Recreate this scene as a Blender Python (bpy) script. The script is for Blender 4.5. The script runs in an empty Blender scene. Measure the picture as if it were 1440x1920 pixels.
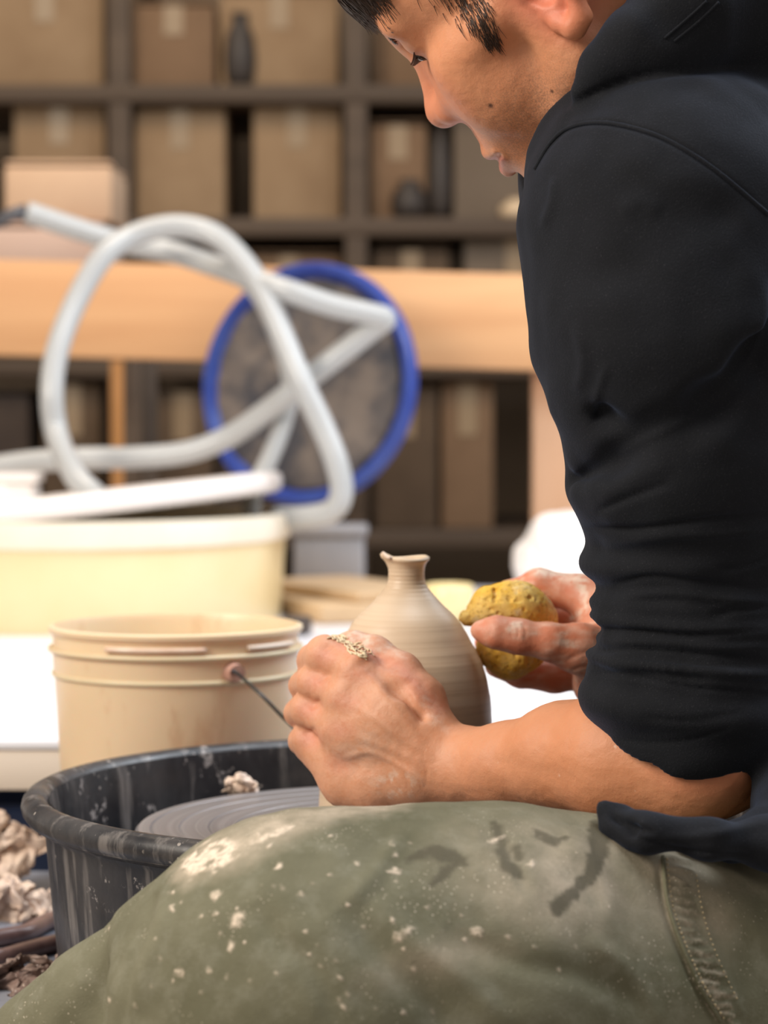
import bpy, bmesh, math, random
import numpy as np
from mathutils import Vector, Matrix, noise
from mathutils.bvhtree import BVHTree

random.seed(7)
noise.seed_set(5)
rng = np.random.default_rng(7)
SC = bpy.context.scene
COL = SC.collection
R = math.radians

# ------------------------------------------------------------------ camera, world, lights
FPX = 4800.0
PITCH = R(2.5)
ZC = 0.75
cam = bpy.data.cameras.new('camera')
cam.sensor_fit = 'VERTICAL'
cam.sensor_height = 36
cam.lens = FPX / 1920 * 36
cam.clip_start = 0.05
cam.dof.use_dof = True
cam.dof.focus_distance = 1.40
cam.dof.aperture_fstop = (cam.lens / 1000) / 0.0108
cam_o = bpy.data.objects.new('camera', cam)
COL.objects.link(cam_o)
cam_o.location = (0, 0, ZC)
cam_o.rotation_euler = (R(90) - PITCH, 0, 0)
SC.camera = cam_o
SC.view_settings.view_transform = 'Standard'
SC.view_settings.look = 'None'
SC.view_settings.gamma = 1
SC.view_settings.exposure = 0.0

world = bpy.data.worlds.new('world')
SC.world = world
world.use_nodes = True
bg = world.node_tree.nodes['Background']
bg.inputs[0].default_value = (1.0, 0.92, 0.84, 1)
bg.inputs[1].default_value = 0.42


def area(name, loc, target, size, power, color, size_y=None):
    l = bpy.data.lights.new(name, 'AREA')
    l.energy = power
    l.color = color
    l.shape = 'RECTANGLE'
    l.size = size
    l.size_y = size_y or size
    o = bpy.data.objects.new(name, l)
    COL.objects.link(o)
    o.location = loc
    o.rotation_euler = (Vector(target) - Vector(loc)).to_track_quat('-Z', 'Y').to_euler()
    return o


area('window_light', (-2.0, 0.5, 2.1), (0.1, 1.5, 0.6), 1.1, 74, (1.0, 0.90, 0.78))
area('ceiling_light', (0.7, 1.7, 3.0), (0.2, 1.6, 0.5), 1.6, 66, (0.86, 0.92, 1.0))
area('rear_window_light', (1.9, 3.0, 2.3), (0.0, 2.3, 0.5), 1.2, 45, (0.85, 0.92, 1.0))
area('workshop_light', (-0.8, 3.2, 3.4), (0.0, 5.8, 0.9), 1.2, 48, (1.0, 0.78, 0.55))

CP, SP = math.cos(PITCH), math.sin(PITCH)


def P(px, py, Y):
    """point seen at pixel (px, py) whose distance in the room is Y metres"""
    dx, dy = (px - 720) / FPX, -(py - 960) / FPX
    v = np.array([dx, CP + dy * SP, -SP + dy * CP])
    v = v * (Y / v[1])
    v[2] += ZC
    return v


def px_of(V):
    """pixel coordinates of world points (n,3)"""
    x, y, z = V[:, 0], V[:, 1], V[:, 2] - ZC
    f = y * CP - z * SP
    u = y * SP + z * CP
    return 720 + FPX * x / f, 960 - FPX * u / f


def rr(r, Y):
    return r * Y / FPX


# ------------------------------------------------------------------ materials
def mat(name, col=(.5, .5, .5), rough=.6, **k):
    m = bpy.data.materials.new(name)
    m.use_nodes = True
    nt = m.node_tree
    b = nt.nodes['Principled BSDF']
    b.inputs['Base Color'].default_value = (*col, 1)
    b.inputs['Roughness'].default_value = rough
    for kk, v in k.items():
        b.inputs[kk.replace('_', ' ')].default_value = v
    return m


class NB:
    """node builder"""
    def __init__(s, m):
        s.m, s.nt = m, m.node_tree
        s.b = s.nt.nodes['Principled BSDF']

    def n(s, t, **k):
        nd = s.nt.nodes.new(t)
        for a, v in k.items():
            setattr(nd, a, v)
        return nd

    def l(s, a, b):
        s.nt.links.new(a, b)

    def coord(s, scale=(1, 1, 1), which='Object'):
        tc = s.n('ShaderNodeTexCoord')
        mp = s.n('ShaderNodeMapping')
        mp.inputs['Scale'].default_value = scale
        s.l(tc.outputs[which], mp.inputs[0])
        return mp.outputs[0]

    def noise(s, scale, detail=4, rough=.6, vec=None, dist=0):
        t = s.n('ShaderNodeTexNoise')
        t.inputs['Scale'].default_value = scale
        t.inputs['Detail'].default_value = detail
        t.inputs['Roughness'].default_value = rough
        t.inputs['Distortion'].default_value = dist
        s.l(vec if vec is not None else s.coord(), t.inputs['Vector'])
        return t.outputs['Fac']

    def voro(s, scale, vec=None, feature='F1'):
        t = s.n('ShaderNodeTexVoronoi', feature=feature)
        t.inputs['Scale'].default_value = scale
        s.l(vec if vec is not None else s.coord(), t.inputs['Vector'])
        return t.outputs['Distance']

    def ramp(s, fac, stops):
        r = s.n('ShaderNodeValToRGB')
        e = r.color_ramp.elements
        e[0].position, e[1].position = stops[0][0], stops[-1][0]
        for i, (p, c) in enumerate(stops):
            if 0 < i < len(stops) - 1:
                x = e.new(p)
            else:
                x = e[0] if i == 0 else e[len(e) - 1]
            c = (c, c, c) if isinstance(c, (int, float)) else c
            x.color = (*c, 1)
        s.l(fac, r.inputs[0])
        return r.outputs[0]

    def mix(s, fac, a, b, mode='MIX'):
        x = s.n('ShaderNodeMix', data_type='RGBA', blend_type=mode)
        for sock, v in ((x.inputs[0], fac), (x.inputs[6], a), (x.inputs[7], b)):
            if isinstance(v, (int, float)) and sock.type == 'RGBA':
                v = (v, v, v)
            if isinstance(v, (int, float)):
                sock.default_value = v
            elif isinstance(v, tuple):
                sock.default_value = (*v, 1)
            else:
                s.l(v, sock)
        return x.outputs[2]

    def math(s, op, a, b=0.0):
        x = s.n('ShaderNodeMath', operation=op)
        for sock, v in ((x.inputs[0], a), (x.inputs[1], b)):
            if isinstance(v, (int, float)):
                sock.default_value = v
            else:
                s.l(v, sock)
        return x.outputs[0]

    def attr(s, name):
        a = s.n('ShaderNodeAttribute', attribute_name=name)
        return a.outputs['Fac']

    def color(s, c):
        s.l(c, s.b.inputs['Base Color'])

    def rough(s, c):
        s.l(c, s.b.inputs['Roughness'])

    def bump(s, h, strength=.3, dist=.002, prev=None):
        b = s.n('ShaderNodeBump')
        b.inputs['Strength'].default_value = strength
        b.inputs['Distance'].default_value = dist
        s.l(h, b.inputs['Height'])
        if prev:
            s.l(prev, b.inputs['Normal'])
        s.l(b.outputs[0], s.b.inputs['Normal'])
        return b.outputs[0]


def mottled(name, c1, c2, scale=8, rough=.6, bump=.15, bd=.002, lo=.35, hi=.65, **k):
    m = mat(name, c1, rough, **k)
    q = NB(m)
    q.color(q.mix(q.ramp(q.noise(scale), [(lo, 0.), (hi, 1.)]), c1, c2))
    if bump:
        q.bump(q.noise(scale * 6), bump, bd)
    return m


def wood(name, c1, c2, axis=0, scale=9):
    m = mat(name, c1, .6)
    q = NB(m)
    s = [scale * 4] * 3
    s[axis] = scale * .25
    v = q.coord(tuple(s))
    q.color(q.ramp(q.noise(1.0, 5, .6, v, .6), [(.3, c1), (.7, c2)]))
    q.bump(q.noise(3.0, 3, .6, v), .15, .002)
    return m


# ------------------------------------------------------------------ scene helpers
def setp(o, label=None, cat=None, group=None, kind=None):
    if label:
        o['label'] = label
    if cat:
        o['category'] = cat
    if group:
        o['group'] = group
    if kind:
        o['kind'] = kind
    return o


def link(name, me, m=None, parent=None, smooth=True):
    o = bpy.data.objects.new(name, me)
    COL.objects.link(o)
    if m:
        me.materials.append(m)
    if smooth and len(me.polygons):
        me.polygons.foreach_set('use_smooth', [True] * len(me.polygons))
    if parent:
        o.parent = parent
        o.matrix_parent_inverse = Matrix.Translation(parent.location).inverted()
    return o


def empty(name, loc, *a, **k):
    o = bpy.data.objects.new(name, None)
    o.empty_display_size = .05
    COL.objects.link(o)
    o.location = [float(c) for c in loc]
    return setp(o, *a, **k)


def bm_obj(name, bm, m=None, parent=None, smooth=True, sharp=None):
    me = bpy.data.meshes.new(name)
    bmesh.ops.recalc_face_normals(bm, faces=bm.faces)
    bm.to_mesh(me)
    bm.free()
    o = link(name, me, m, parent, smooth)
    if sharp:
        me.set_sharp_from_angle(angle=R(sharp))
    return o


def box_bm(bm, c, s, rot=None, bev=0.0):
    M = Matrix.Translation(Vector([float(v) for v in c]))
    if rot is not None:
        M = M @ rot
    M = M @ Matrix.Diagonal((s[0], s[1], s[2], 1))
    r = bmesh.ops.create_cube(bm, size=1, matrix=M)
    if bev:
        es = list({e for v in r['verts'] for e in v.link_edges})
        bmesh.ops.bevel(bm, geom=es, offset=bev, segments=2, affect='EDGES', profile=.5)


def lathe_bm(bm, prof, c=(0, 0, 0), n=96, close=True, f=None):
    rings = []
    for (r, z) in prof:
        ring = []
        for i in range(n):
            a = 2 * math.pi * i / n
            q, h = (r, z) if f is None else f(r, z, a)
            ring.append(bm.verts.new((c[0] + q * math.cos(a), c[1] + q * math.sin(a), c[2] + h)))
        rings.append(ring)
    for a, b in zip(rings, rings[1:]):
        for i in range(n):
            j = (i + 1) % n
            bm.faces.new((a[i], a[j], b[j], b[i]))
    if close:
        bm.faces.new(rings[0][::-1])
        bm.faces.new(rings[-1])


def spline(pts, n=12):
    """Catmull-Rom through rows of pts"""
    pts = np.array(pts, float)
    p = np.vstack([2 * pts[0] - pts[1], pts, 2 * pts[-1] - pts[-2]])
    out = []
    for i in range(1, len(p) - 2):
        for t in np.linspace(0, 1, n, endpoint=False):
            a, b, c, d = p[i - 1], p[i], p[i + 1], p[i + 2]
            out.append(.5 * (2 * b + (c - a) * t + (2 * a - 5 * b + 4 * c - d) * t * t + (3 * b - a - 3 * c + d) * t ** 3))
    out.append(pts[-1])
    return np.array(out)


def tube_bm(bm, pts, r, seg=12, cap=True):
    pts = [Vector([float(c) for c in p[:3]]) for p in pts]
    n = len(pts)
    rad = r if hasattr(r, '__len__') else [r] * n
    t0 = (pts[1] - pts[0]).normalized()
    up = Vector((0, 0, 1)) if abs(t0.z) < .9 else Vector((1, 0, 0))
    u = t0.cross(up).normalized()
    rings = []
    for i, p in enumerate(pts):
        t = (pts[min(i + 1, n - 1)] - pts[max(i - 1, 0)]).normalized()
        u = (u - t * u.dot(t)).normalized()
        w = t.cross(u)
        rings.append([bm.verts.new(p + (u * math.cos(2 * math.pi * k / seg) + w * math.sin(2 * math.pi * k / seg)) * rad[i]) for k in range(seg)])
    for a, b in zip(rings, rings[1:]):
        for i in range(seg):
            j = (i + 1) % seg
            bm.faces.new((a[i], a[j], b[j], b[i]))
    if cap:
        bm.faces.new(rings[0][::-1])
        bm.faces.new(rings[-1])


# ------------------------------------------------------------------ signed distance modelling (bodies and cloth)
_L = rng.random((32, 32, 32)).astype(np.float32) * 2 - 1


def vnoise(X, Y, Z, freq):
    """smooth lattice noise in [-1,1]"""
    out = None
    x, y, z = X * freq + 100., Y * freq + 100., Z * freq + 100.
    xi, yi, zi = np.floor(x).astype(np.int32), np.floor(y).astype(np.int32), np.floor(z).astype(np.int32)
    fx, fy, fz = (x - xi), (y - yi), (z - zi)
    fx, fy, fz = [(t * t * (3 - 2 * t)).astype(np.float32) for t in (fx, fy, fz)]
    def g(a, b, c):
        return _L[(xi + a) & 31, (yi + b) & 31, (zi + c) & 31]
    c00 = g(0, 0, 0) * (1 - fx) + g(1, 0, 0) * fx
    c10 = g(0, 1, 0) * (1 - fx) + g(1, 1, 0) * fx
    c01 = g(0, 0, 1) * (1 - fx) + g(1, 0, 1) * fx
    c11 = g(0, 1, 1) * (1 - fx) + g(1, 1, 1) * fx
    return (c00 * (1 - fy) + c10 * fy) * (1 - fz) + (c01 * (1 - fy) + c11 * fy) * fz


class Field:
    def __init__(s, lo, hi, h):
        s.h = h
        s.lo = np.array(lo, float)
        s.n = np.ceil((np.array(hi, float) - s.lo) / h).astype(int) + 1
        s.D = np.full(tuple(s.n), 0.05, np.float32)

    def sub(s, lo, hi):
        a = np.clip(np.floor((np.array(lo) - s.lo) / s.h).astype(int), 0, s.n)
        b = np.clip(np.ceil((np.array(hi) - s.lo) / s.h).astype(int) + 1, 0, s.n)
        if np.any(b <= a):
            return None
        sl = tuple(slice(i, j) for i, j in zip(a, b))
        g = [((s.lo[k] + np.arange(a[k], b[k]) * s.h).astype(np.float32)).reshape([-1 if q == k else 1 for q in range(3)]) for k in range(3)]
        return sl, g

    def _apply(s, sl, d, k, op):
        A = s.D[sl]
        if op == 'add':
            if k > 0:
                hh = np.maximum(k - np.abs(A - d), 0) / k
                s.D[sl] = np.minimum(A, d) - hh * hh * (k * .25)
            else:
                s.D[sl] = np.minimum(A, d)
        else:
            d = -d
            if k > 0:
                hh = np.maximum(k - np.abs(A - d), 0) / k
                s.D[sl] = np.maximum(A, d) + hh * hh * (k * .25)
            else:
                s.D[sl] = np.maximum(A, d)

    def cone(s, a, b, ra, rb, k=.01, op='add'):
        a, b = np.array(a, float), np.array(b, float)
        m = max(ra, rb) + k + 2 * s.h
        q = s.sub(np.minimum(a, b) - m, np.maximum(a, b) + m)
        if q is None:
            return
        sl, (X, Y, Z) = q
        ab = b - a
        L2 = float(ab @ ab) + 1e-12
        t = np.clip(((X - a[0]) * ab[0] + (Y - a[1]) * ab[1] + (Z - a[2]) * ab[2]) / L2, 0, 1).astype(np.float32)
        d = np.sqrt((X - a[0] - t * ab[0]) ** 2 + (Y - a[1] - t * ab[1]) ** 2 + (Z - a[2] - t * ab[2]) ** 2) - (ra + (rb - ra) * t)
        s._apply(sl, d.astype(np.float32), k, op)

    def ell(s, c, r, rot=None, k=.01, op='add'):
        c, r = np.array(c, float), np.array(r, float)
        M = np.eye(3) if rot is None else np.array(rot, float)     # rows = local axes in world
        m = r.max() + k + 2 * s.h
        ext = np.sqrt(((M.T * r) ** 2).sum(1)) + k + 2 * s.h
        q = s.sub(c - ext, c + ext)
        if q is None:
            return
        sl, (X, Y, Z) = q
        x, y, z = X - c[0], Y - c[1], Z - c[2]
        u = (M[0, 0] * x + M[0, 1] * y + M[0, 2] * z) / r[0]
        v = (M[1, 0] * x + M[1, 1] * y + M[1, 2] * z) / r[1]
        w = (M[2, 0] * x + M[2, 1] * y + M[2, 2] * z) / r[2]
        k0 = np.sqrt(u * u + v * v + w * w) + 1e-9
        k1 = np.sqrt((u / r[0]) ** 2 + (v / r[1]) ** 2 + (w / r[2]) ** 2) + 1e-9
        d = k0 * (k0 - 1) / k1
        s._apply(sl, d.astype(np.float32), k, op)

    def chain(s, pts, k=.01, op='add', kk=None):
        """pts rows: x y z r"""
        for a, b in zip(pts, pts[1:]):
            s.cone(a[:3], b[:3], a[3], b[3], k, op)

    def noise(s, amp, freq, stretch=(1, 1, 1)):
        sl, (X, Y, Z) = s.sub(s.lo, s.lo + s.n * s.h)
        m = np.abs(s.D) < 3 * amp + 2 * s.h
        I = np.nonzero(m)
        x, y, z = [s.lo[k] + I[k] * s.h for k in range(3)]
        s.D[I] += amp * vnoise(x * stretch[0], y * stretch[1], z * stretch[2], freq)

    def at(s, fn, width=.02):
        """add fn(x,y,z) to the field near the surface"""
        I = np.nonzero(np.abs(s.D) < width)
        x, y, z = [(s.lo[k] + I[k] * s.h) for k in range(3)]
        s.D[I] += fn(x, y, z).astype(np.float32)

    def mesh(s, relax=1):
        D = s.D
        for ax in range(3):                       # close at the borders
            ix = [slice(None)] * 3
            for e in (0, -1):
                ix[ax] = e
                D[tuple(ix)] = np.maximum(D[tuple(ix)], s.h)
        ins = (D < 0)
        cnt = np.zeros(tuple(s.n - 1), np.uint8)
        for i in (0, 1):
            for j in (0, 1):
                for k in (0, 1):
                    cnt += ins[i:i + s.n[0] - 1, j:j + s.n[1] - 1, k:k + s.n[2] - 1]
        cells = np.flatnonzero((cnt > 0) & (cnt < 8))
        cs = cnt.shape
        del cnt
        ci, cj, ck = np.unravel_index(cells, cs)
        acc = np.zeros((len(cells), 3))
        num = np.zeros(len(cells))
        C = {}
        for i in (0, 1):
            for j in (0, 1):
                for k in (0, 1):
                    C[i, j, k] = D[ci + i, cj + j, ck + k].astype(np.float64)
        for a in C:
            for ax in range(3):
                if a[ax] == 0:
                    b = list(a)
                    b[ax] = 1
                    da, db = C[a], C[tuple(b)]
                    m = (da < 0) != (db < 0)
                    t = np.where(m, da / np.where(m, da - db, 1), 0)
                    p = np.array(a, float)[None, :].repeat(len(cells), 0)
                    p[:, ax] += t
                    acc[m] += p[m]
                    num[m] += 1
        V = s.lo + (np.stack([ci, cj, ck], 1) + acc / num[:, None]) * s.h
        quads = []
        for ax in range(3):
            sa = [slice(None)] * 3
            sb = [slice(None)] * 3
            sa[ax] = slice(0, -1)
            sb[ax] = slice(1, None)
            d = ins[tuple(sa)] != ins[tuple(sb)]
            E = np.nonzero(d)
            e = np.stack(E, 1)
            o1, o2 = [(1, 2), (2, 0), (0, 1)][ax]
            ok = np.all(e[:, [o1, o2]] >= 1, 1) & (e[:, o1] < s.n[o1] - 1) & (e[:, o2] < s.n[o2] - 1)
            e = e[ok]
            sgn = ins[e[:, 0], e[:, 1], e[:, 2]]
            q = []
            for (u, v) in ((-1, -1), (0, -1), (0, 0), (-1, 0)):
                c = e.copy()
                c[:, o1] += u
                c[:, o2] += v
                q.append(np.searchsorted(cells, np.ravel_multi_index((c[:, 0], c[:, 1], c[:, 2]), cs)))
            q = np.stack(q, 1)
            q[~sgn] = q[~sgn][:, ::-1]
            quads.append(q)
        Q = np.vstack(quads)
        for _ in range(relax):
            S = np.zeros_like(V)
            W = np.zeros(len(V))
            for a in range(4):
                b = (a + 1) % 4
                for x, y in ((a, b), (b, a)):
                    for c in range(3):
                        S[:, c] += np.bincount(Q[:, x], V[Q[:, y], c], len(V))
                    W += np.bincount(Q[:, x], minlength=len(V))
            V = .5 * V + .5 * S / np.maximum(W, 1)[:, None]
        return V, Q


def np_mesh(name, V, Q, keep_largest=False):
    me = bpy.data.meshes.new(name)
    me.vertices.add(len(V))
    me.vertices.foreach_set('co', np.ascontiguousarray(V, np.float32).ravel())
    n = Q.shape[1]
    me.loops.add(Q.size)
    me.loops.foreach_set('vertex_index', np.ascontiguousarray(Q, np.int32).ravel())
    me.polygons.add(len(Q))
    me.polygons.foreach_set('loop_start', np.arange(0, Q.size, n, dtype=np.int32))
    me.polygons.foreach_set('use_smooth', np.ones(len(Q), bool))
    me.update(calc_edges=True)
    me.validate()
    return me


def add_attr(me, name, vals):
    a = me.attributes.new(name, 'FLOAT', 'POINT')
    a.data.foreach_set('value', np.ascontiguousarray(np.clip(vals, 0, 1), np.float32))


def normals(V, Q):
    n = np.cross(V[Q[:, 2]] - V[Q[:, 0]], V[Q[:, 3]] - V[Q[:, 1]])
    N = np.stack([sum(np.bincount(Q[:, a], n[:, c], len(V)) for a in range(4)) for c in range(3)], 1)
    N /= np.linalg.norm(N, axis=1)[:, None] + 1e-12
    return N


def press(V, Q, lines, ymax):
    """raise (+mm) or sink (-mm) narrow folds, each given as (points along it, half width, mm), on the surface where they lie"""
    N = normals(V, Q)
    x, y = px_of(V)
    face = (V[:, 1] < ymax) & (N[:, 1] < .35)
    d = np.zeros(len(V))
    for pts, w, mm in lines:
        sp = spline(pts, 6)
        x0, x1, y0, y1 = sp[:, 0].min() - 3 * w, sp[:, 0].max() + 3 * w, sp[:, 1].min() - 3 * w, sp[:, 1].max() + 3 * w
        I = np.nonzero(face & (x > x0) & (x < x1) & (y > y0) & (y < y1))[0]
        if not len(I):
            continue
        best = np.full(len(I), 1e9)
        tt = np.zeros(len(I))
        n = len(sp) - 1
        for i in range(n):
            a, b = sp[i], sp[i + 1]
            L2 = max(((b - a) ** 2).sum(), 1e-6)
            t = np.clip(((x[I] - a[0]) * (b[0] - a[0]) + (y[I] - a[1]) * (b[1] - a[1])) / L2, 0, 1)
            q_ = np.hypot(x[I] - a[0] - t * (b[0] - a[0]), y[I] - a[1] - t * (b[1] - a[1]))
            m = q_ < best
            best[m] = q_[m]
            tt[m] = (i + t[m]) / n
        d[I] += mm * .001 * np.exp(-(best / w) ** 2) * np.clip(np.minimum(tt, 1 - tt) * 5, 0, 1) ** .7
    return V + N * d[:, None]


def bvh(V, Q):
    return BVHTree.FromPolygons([tuple(v) for v in V.tolist()], Q.tolist())


CAMV = Vector((0, 0, ZC))


def hit(tree, px, py, lift=0.0):
    p = Vector(P(px, py, 1.0).tolist())
    d = (p - CAMV).normalized()
    loc, nor, *_ = tree.ray_cast(CAMV, d)
    if loc is None:
        return None
    if nor.dot(d) > 0:
        nor = -nor
    return np.array(loc + nor * lift)


def blob(X, Y, cx, cy, rx, ry=None, ang=0, soft=.5):
    ry = ry or rx
    a = R(ang)
    dx, dy = X - cx, Y - cy
    u = (dx * math.cos(a) + dy * math.sin(a)) / rx
    v = (-dx * math.sin(a) + dy * math.cos(a)) / ry
    return np.clip((1 - np.sqrt(u * u + v * v)) / soft, 0, 1)


def seg_mask(X, Y, pts, soft=.5):
    out = np.zeros(len(X))
    for (ax, ay, ar), (bx, by, br) in zip(pts, pts[1:]):
        t = np.clip(((X - ax) * (bx - ax) + (Y - ay) * (by - ay)) / max((bx - ax) ** 2 + (by - ay) ** 2, 1e-6), 0, 1)
        d = np.hypot(X - ax - t * (bx - ax), Y - ay - t * (by - ay)) / (ar + (br - ar) * t)
        out = np.maximum(out, np.clip((1 - d) / soft, 0, 1))
    return out



# ------------------------------------------------------------------ the person: skin
def pc(px, py, Y, r):
    return np.append(P(px, py, Y), rr(r, Y))


HY, HP, HR = R(21.0), R(40.6), R(15.7)
HS = 0.0105
HO = P(1057, -72, 1.43)
VS = 1.0 / 0.0105 / 100


def hrot(v):
    F, L, U = v
    x, y, z = -F, -L, U
    c, s = math.cos(HP), math.sin(HP)
    x, z = x * c - z * s, x * s + z * c
    c, s = math.cos(HR), math.sin(HR)
    y, z = y * c - z * s, y * s + z * c
    c, s = math.cos(HY), math.sin(HY)
    x, y = x * c + y * s, -x * s + y * c
    return np.array([x, y, z])


def H(F, L, U):
    return HO + HS * hrot((F, L, U))


HM = np.array([hrot((1, 0, 0)), hrot((0, 1, 0)), hrot((0, 0, 1))])      # rows: local axes in the room


def hl(X, Y, Z):
    """room point -> head-local centimetres"""
    d = np.stack([X - HO[0], Y - HO[1], Z - HO[2]], -1) / HS
    return d @ HM.T


B = Field((-0.115, 1.16, 0.42), (0.34, 1.80, 1.13), 0.0014)


def hell(c, r, k=.8, op='add'):
    B.ell(H(*c), np.array(r) * HS, HM, k * HS, op)


def hcone(a, b, ra, rb, k=.6, op='add'):
    B.cone(H(*a), H(*b), ra * HS, rb * HS, k * HS, op)


hell((-1.0, 0, 4.8), (9.6, 7.5, 8.0))
hell((3.6, 0, 4.3), (5.9, 6.3, 5.2), 1.5)
hell((4.0, 0, -2.3), (5.3, 5.5, 6.0), 2)
for s in (1, -1):
    hcone((1.0, 5.3 * s, -4.8), (7.6, 1.6 * s, -8.0), 1.5, 1.4, 1.6)
    hcone((0.6, 5.9 * s, 0), (1.0, 5.3 * s, -4.8), 1.3, 1.5, 1.6)
    hell((5.7, 3.0 * s, -1.9), (3.0, 2.9, 3.2), 1.6)
    hcone((7.8, 1.3 * s, 1.6), (8.6, 1.8 * s, -1.0), .8, 1.0, 1.3)
    hcone((3.0, 6.3 * s, -.2), (6.4, 4.6 * s, -.3), .8, 1.1, 1.6)
hell((8.4, 0, -8.1), (1.5, 1.7, 1.3), 1.2)
hell((7.6, 0, -4.7), (2.4, 2.9, 2.6), 1.5)
for s in (1, -1):
    hcone((9.0, .6 * s, 3.3), (7.5, 4.4 * s, 3.4), .7, .8, 1.2)
    B.ell(H(9.3, 3.2 * s, 2.3), np.array((1.5, 1.8, 1.0)) * HS, HM, 1.0 * HS, 'sub')
    hell((7.25, 3.1 * s, 2.35), (1.3, 1.6, 1.15), .5)
hcone((8.6, 0, 2.6), (10.35, 0, -.65), .8, .95, 1.2)
hell((10.5, 0, -.95), (1.0, 1.05, .9), .6)
for s in (1, -1):
    hell((9.45, 1.25 * s, -1.25), (1.05, .75, .85), .8)
    hell((9.9, .62 * s, -1.95), (.5, .28, .35), .2, 'sub')
hcone((9.0, 0, -1.9), (9.8, 0, -3.9), .7, .5, .9)
for s in (1, -1):
    hcone((10.15, 0.3 * s, -4.3), (8.9, 2.5 * s, -4.9), .5, .3, .35)
    hcone((9.95, 0.2 * s, -5.65), (8.8, 2.4 * s, -5.1), .6, .32, .35)
    hcone((10.9, 0, -4.95), (9.0, 2.7 * s, -5.0), .16, .12, .25, 'sub')
hcone((9.8, 0, -6.7), (9.6, 0, -6.75), .35, .35, .8, 'sub')
# ears
for s in (1, -1):
    hell((-1.0, 7.0 * s, -.5), (1.7, .8, 2.8), .5)
    hell((-.35, 7.45 * s, -.5), (1.0, .8, 1.5), .3, 'sub')
    hx = [(.7, 6.9, 1.6, .3), (.5, 7.4, 2.6, .36), (-.7, 7.9, 3.2, .4), (-2.0, 8.1, 2.7, .42), (-2.6, 8.1, 1.2, .4), (-2.4, 7.9, -.5, .38), (-1.7, 7.9, -2.3, .42), (-1.0, 7.7, -3.5, .55), (-.35, 7.6, -3.6, .58), (.1, 7.3, -2.9, .45), (.35, 7.0, -2.2, .35)]
    for a, b in zip(hx, hx[1:]):
        hcone((a[0], a[1] * s, a[2]), (b[0], b[1] * s, b[2]), a[3], b[3], .35)
    hcone((-1.5, 7.6 * s, 1.7), (-1.6, 7.5 * s, -.9), .3, .35, .4)
    hell((.55, 6.9 * s, -.3), (.45, .5, .65), .3)
# neck and upper trunk (inside the clothes)
B.cone(H(-2.2, 0, -2.5), P(1235, 210, 1.47), .057, .062, .02)
B.cone(P(1235, 210, 1.47), P(1380, 330, 1.50), .062, .085, .03)
B.cone(P(1380, 330, 1.50), P(1560, 900, 1.55), .085, .09, .04)
# near (left) arm
SH = pc(1270, 400, 1.38, 150)
B.cone(P(1380, 330, 1.5), SH[:3], .07, .05, .04)
arm = [SH, pc(1290, 800, 1.375, 125), pc(1298, 1180, 1.385, 112), pc(1318, 1395, 1.38, 116)]
B.chain(arm, .02)
fore = [pc(1290, 1424, 1.38, 122), pc(1170, 1420, 1.40, 122), pc(1060, 1420, 1.43, 98), pc(950, 1437, 1.46, 75), pc(860, 1440, 1.485, 70), pc(800, 1436, 1.492, 70)]
B.chain(fore, .012)
B.chain([pc(1345, 1400, 1.38, 112), pc(1395, 1432, 1.385, 52)], .03)

# ---- left hand: back of the hand to the camera, fingers closing round the far left of the bottle
def chain_px(rows, k=.004):
    B.chain([pc(*r) for r in rows], k)


wr = pc(808, 1432, 1.49, 66)
# palm plate: fan of metacarpals, thickened by ellipsoids
mc = {'index': (672, 1258, 1.504, 37), 'middle': (648, 1308, 1.502, 37), 'ring': (636, 1364, 1.506, 37), 'little': (638, 1424, 1.513, 36)}
ca = {'index': (800, 1398, 1.49, 52), 'middle': (790, 1425, 1.49, 54), 'ring': (785, 1445, 1.494, 54), 'little': (775, 1462, 1.50, 48)}
for f in mc:
    B.cone(pc(*ca[f])[:3], pc(*mc[f])[:3], rr(ca[f][3], 1.49), rr(mc[f][3], 1.5), .012)
B.cone(P(740, 1350, 1.497), P(680, 1380, 1.505), rr(75, 1.5), rr(58, 1.5), .012)
chain_px([(800, 1450, 1.495, 56), (720, 1466, 1.503, 50), (655, 1460, 1.512, 40)], .012)
# fingers: knuckle, middle joint, end joint, tip
fingers = [
    [(672, 1258, 1.504, 37), (608, 1229, 1.522, 34), (586, 1236, 1.568, 28), (600, 1250, 1.606, 24), (610, 1258, 1.622, 21)],
    [(648, 1308, 1.502, 36), (590, 1279, 1.524, 30), (570, 1286, 1.574, 27), (582, 1297, 1.614, 24), (594, 1304, 1.632, 21)],
    [(636, 1364, 1.506, 35), (577, 1331, 1.527, 30), (560, 1337, 1.578, 26), (570, 1346, 1.616, 24), (582, 1350, 1.632, 21)],
    [(638, 1424, 1.513, 34), (580, 1385, 1.531, 29), (566, 1388, 1.570, 25), (572, 1395, 1.602, 22), (580, 1398, 1.616, 19)],
]
for f in fingers:
    chain_px(f, .0035)
    B.ell(P(f[1][0], f[1][1], f[1][2]), [rr(f[1][3] * 1.08, 1.5)] * 3, None, .004)
chain_px([(650, 1420, 1.512, 36), (606, 1412, 1.530, 30), (582, 1400, 1.540, 28)], .008)
chain_px([(770, 1456, 1.500, 50), (700, 1470, 1.505, 46), (650, 1466, 1.513, 38), (622, 1436, 1.520, 31)], .012)
# thumb along the top edge of the hand
chain_px([(822, 1395, 1.492, 44), (790, 1312, 1.502, 43), (752, 1262, 1.512, 36), (702, 1226, 1.522, 31), (662, 1214, 1.528, 28), (637, 1214, 1.532, 22)], .006)
chain_px([(800, 1380, 1.49, 48), (740, 1310, 1.499, 44)], .01)
# groove between thumb and the back of the hand
B.chain([pc(690, 1245, 1.492, 4), pc(745, 1290, 1.484, 4), pc(790, 1345, 1.479, 2)], .010, 'sub')
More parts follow.
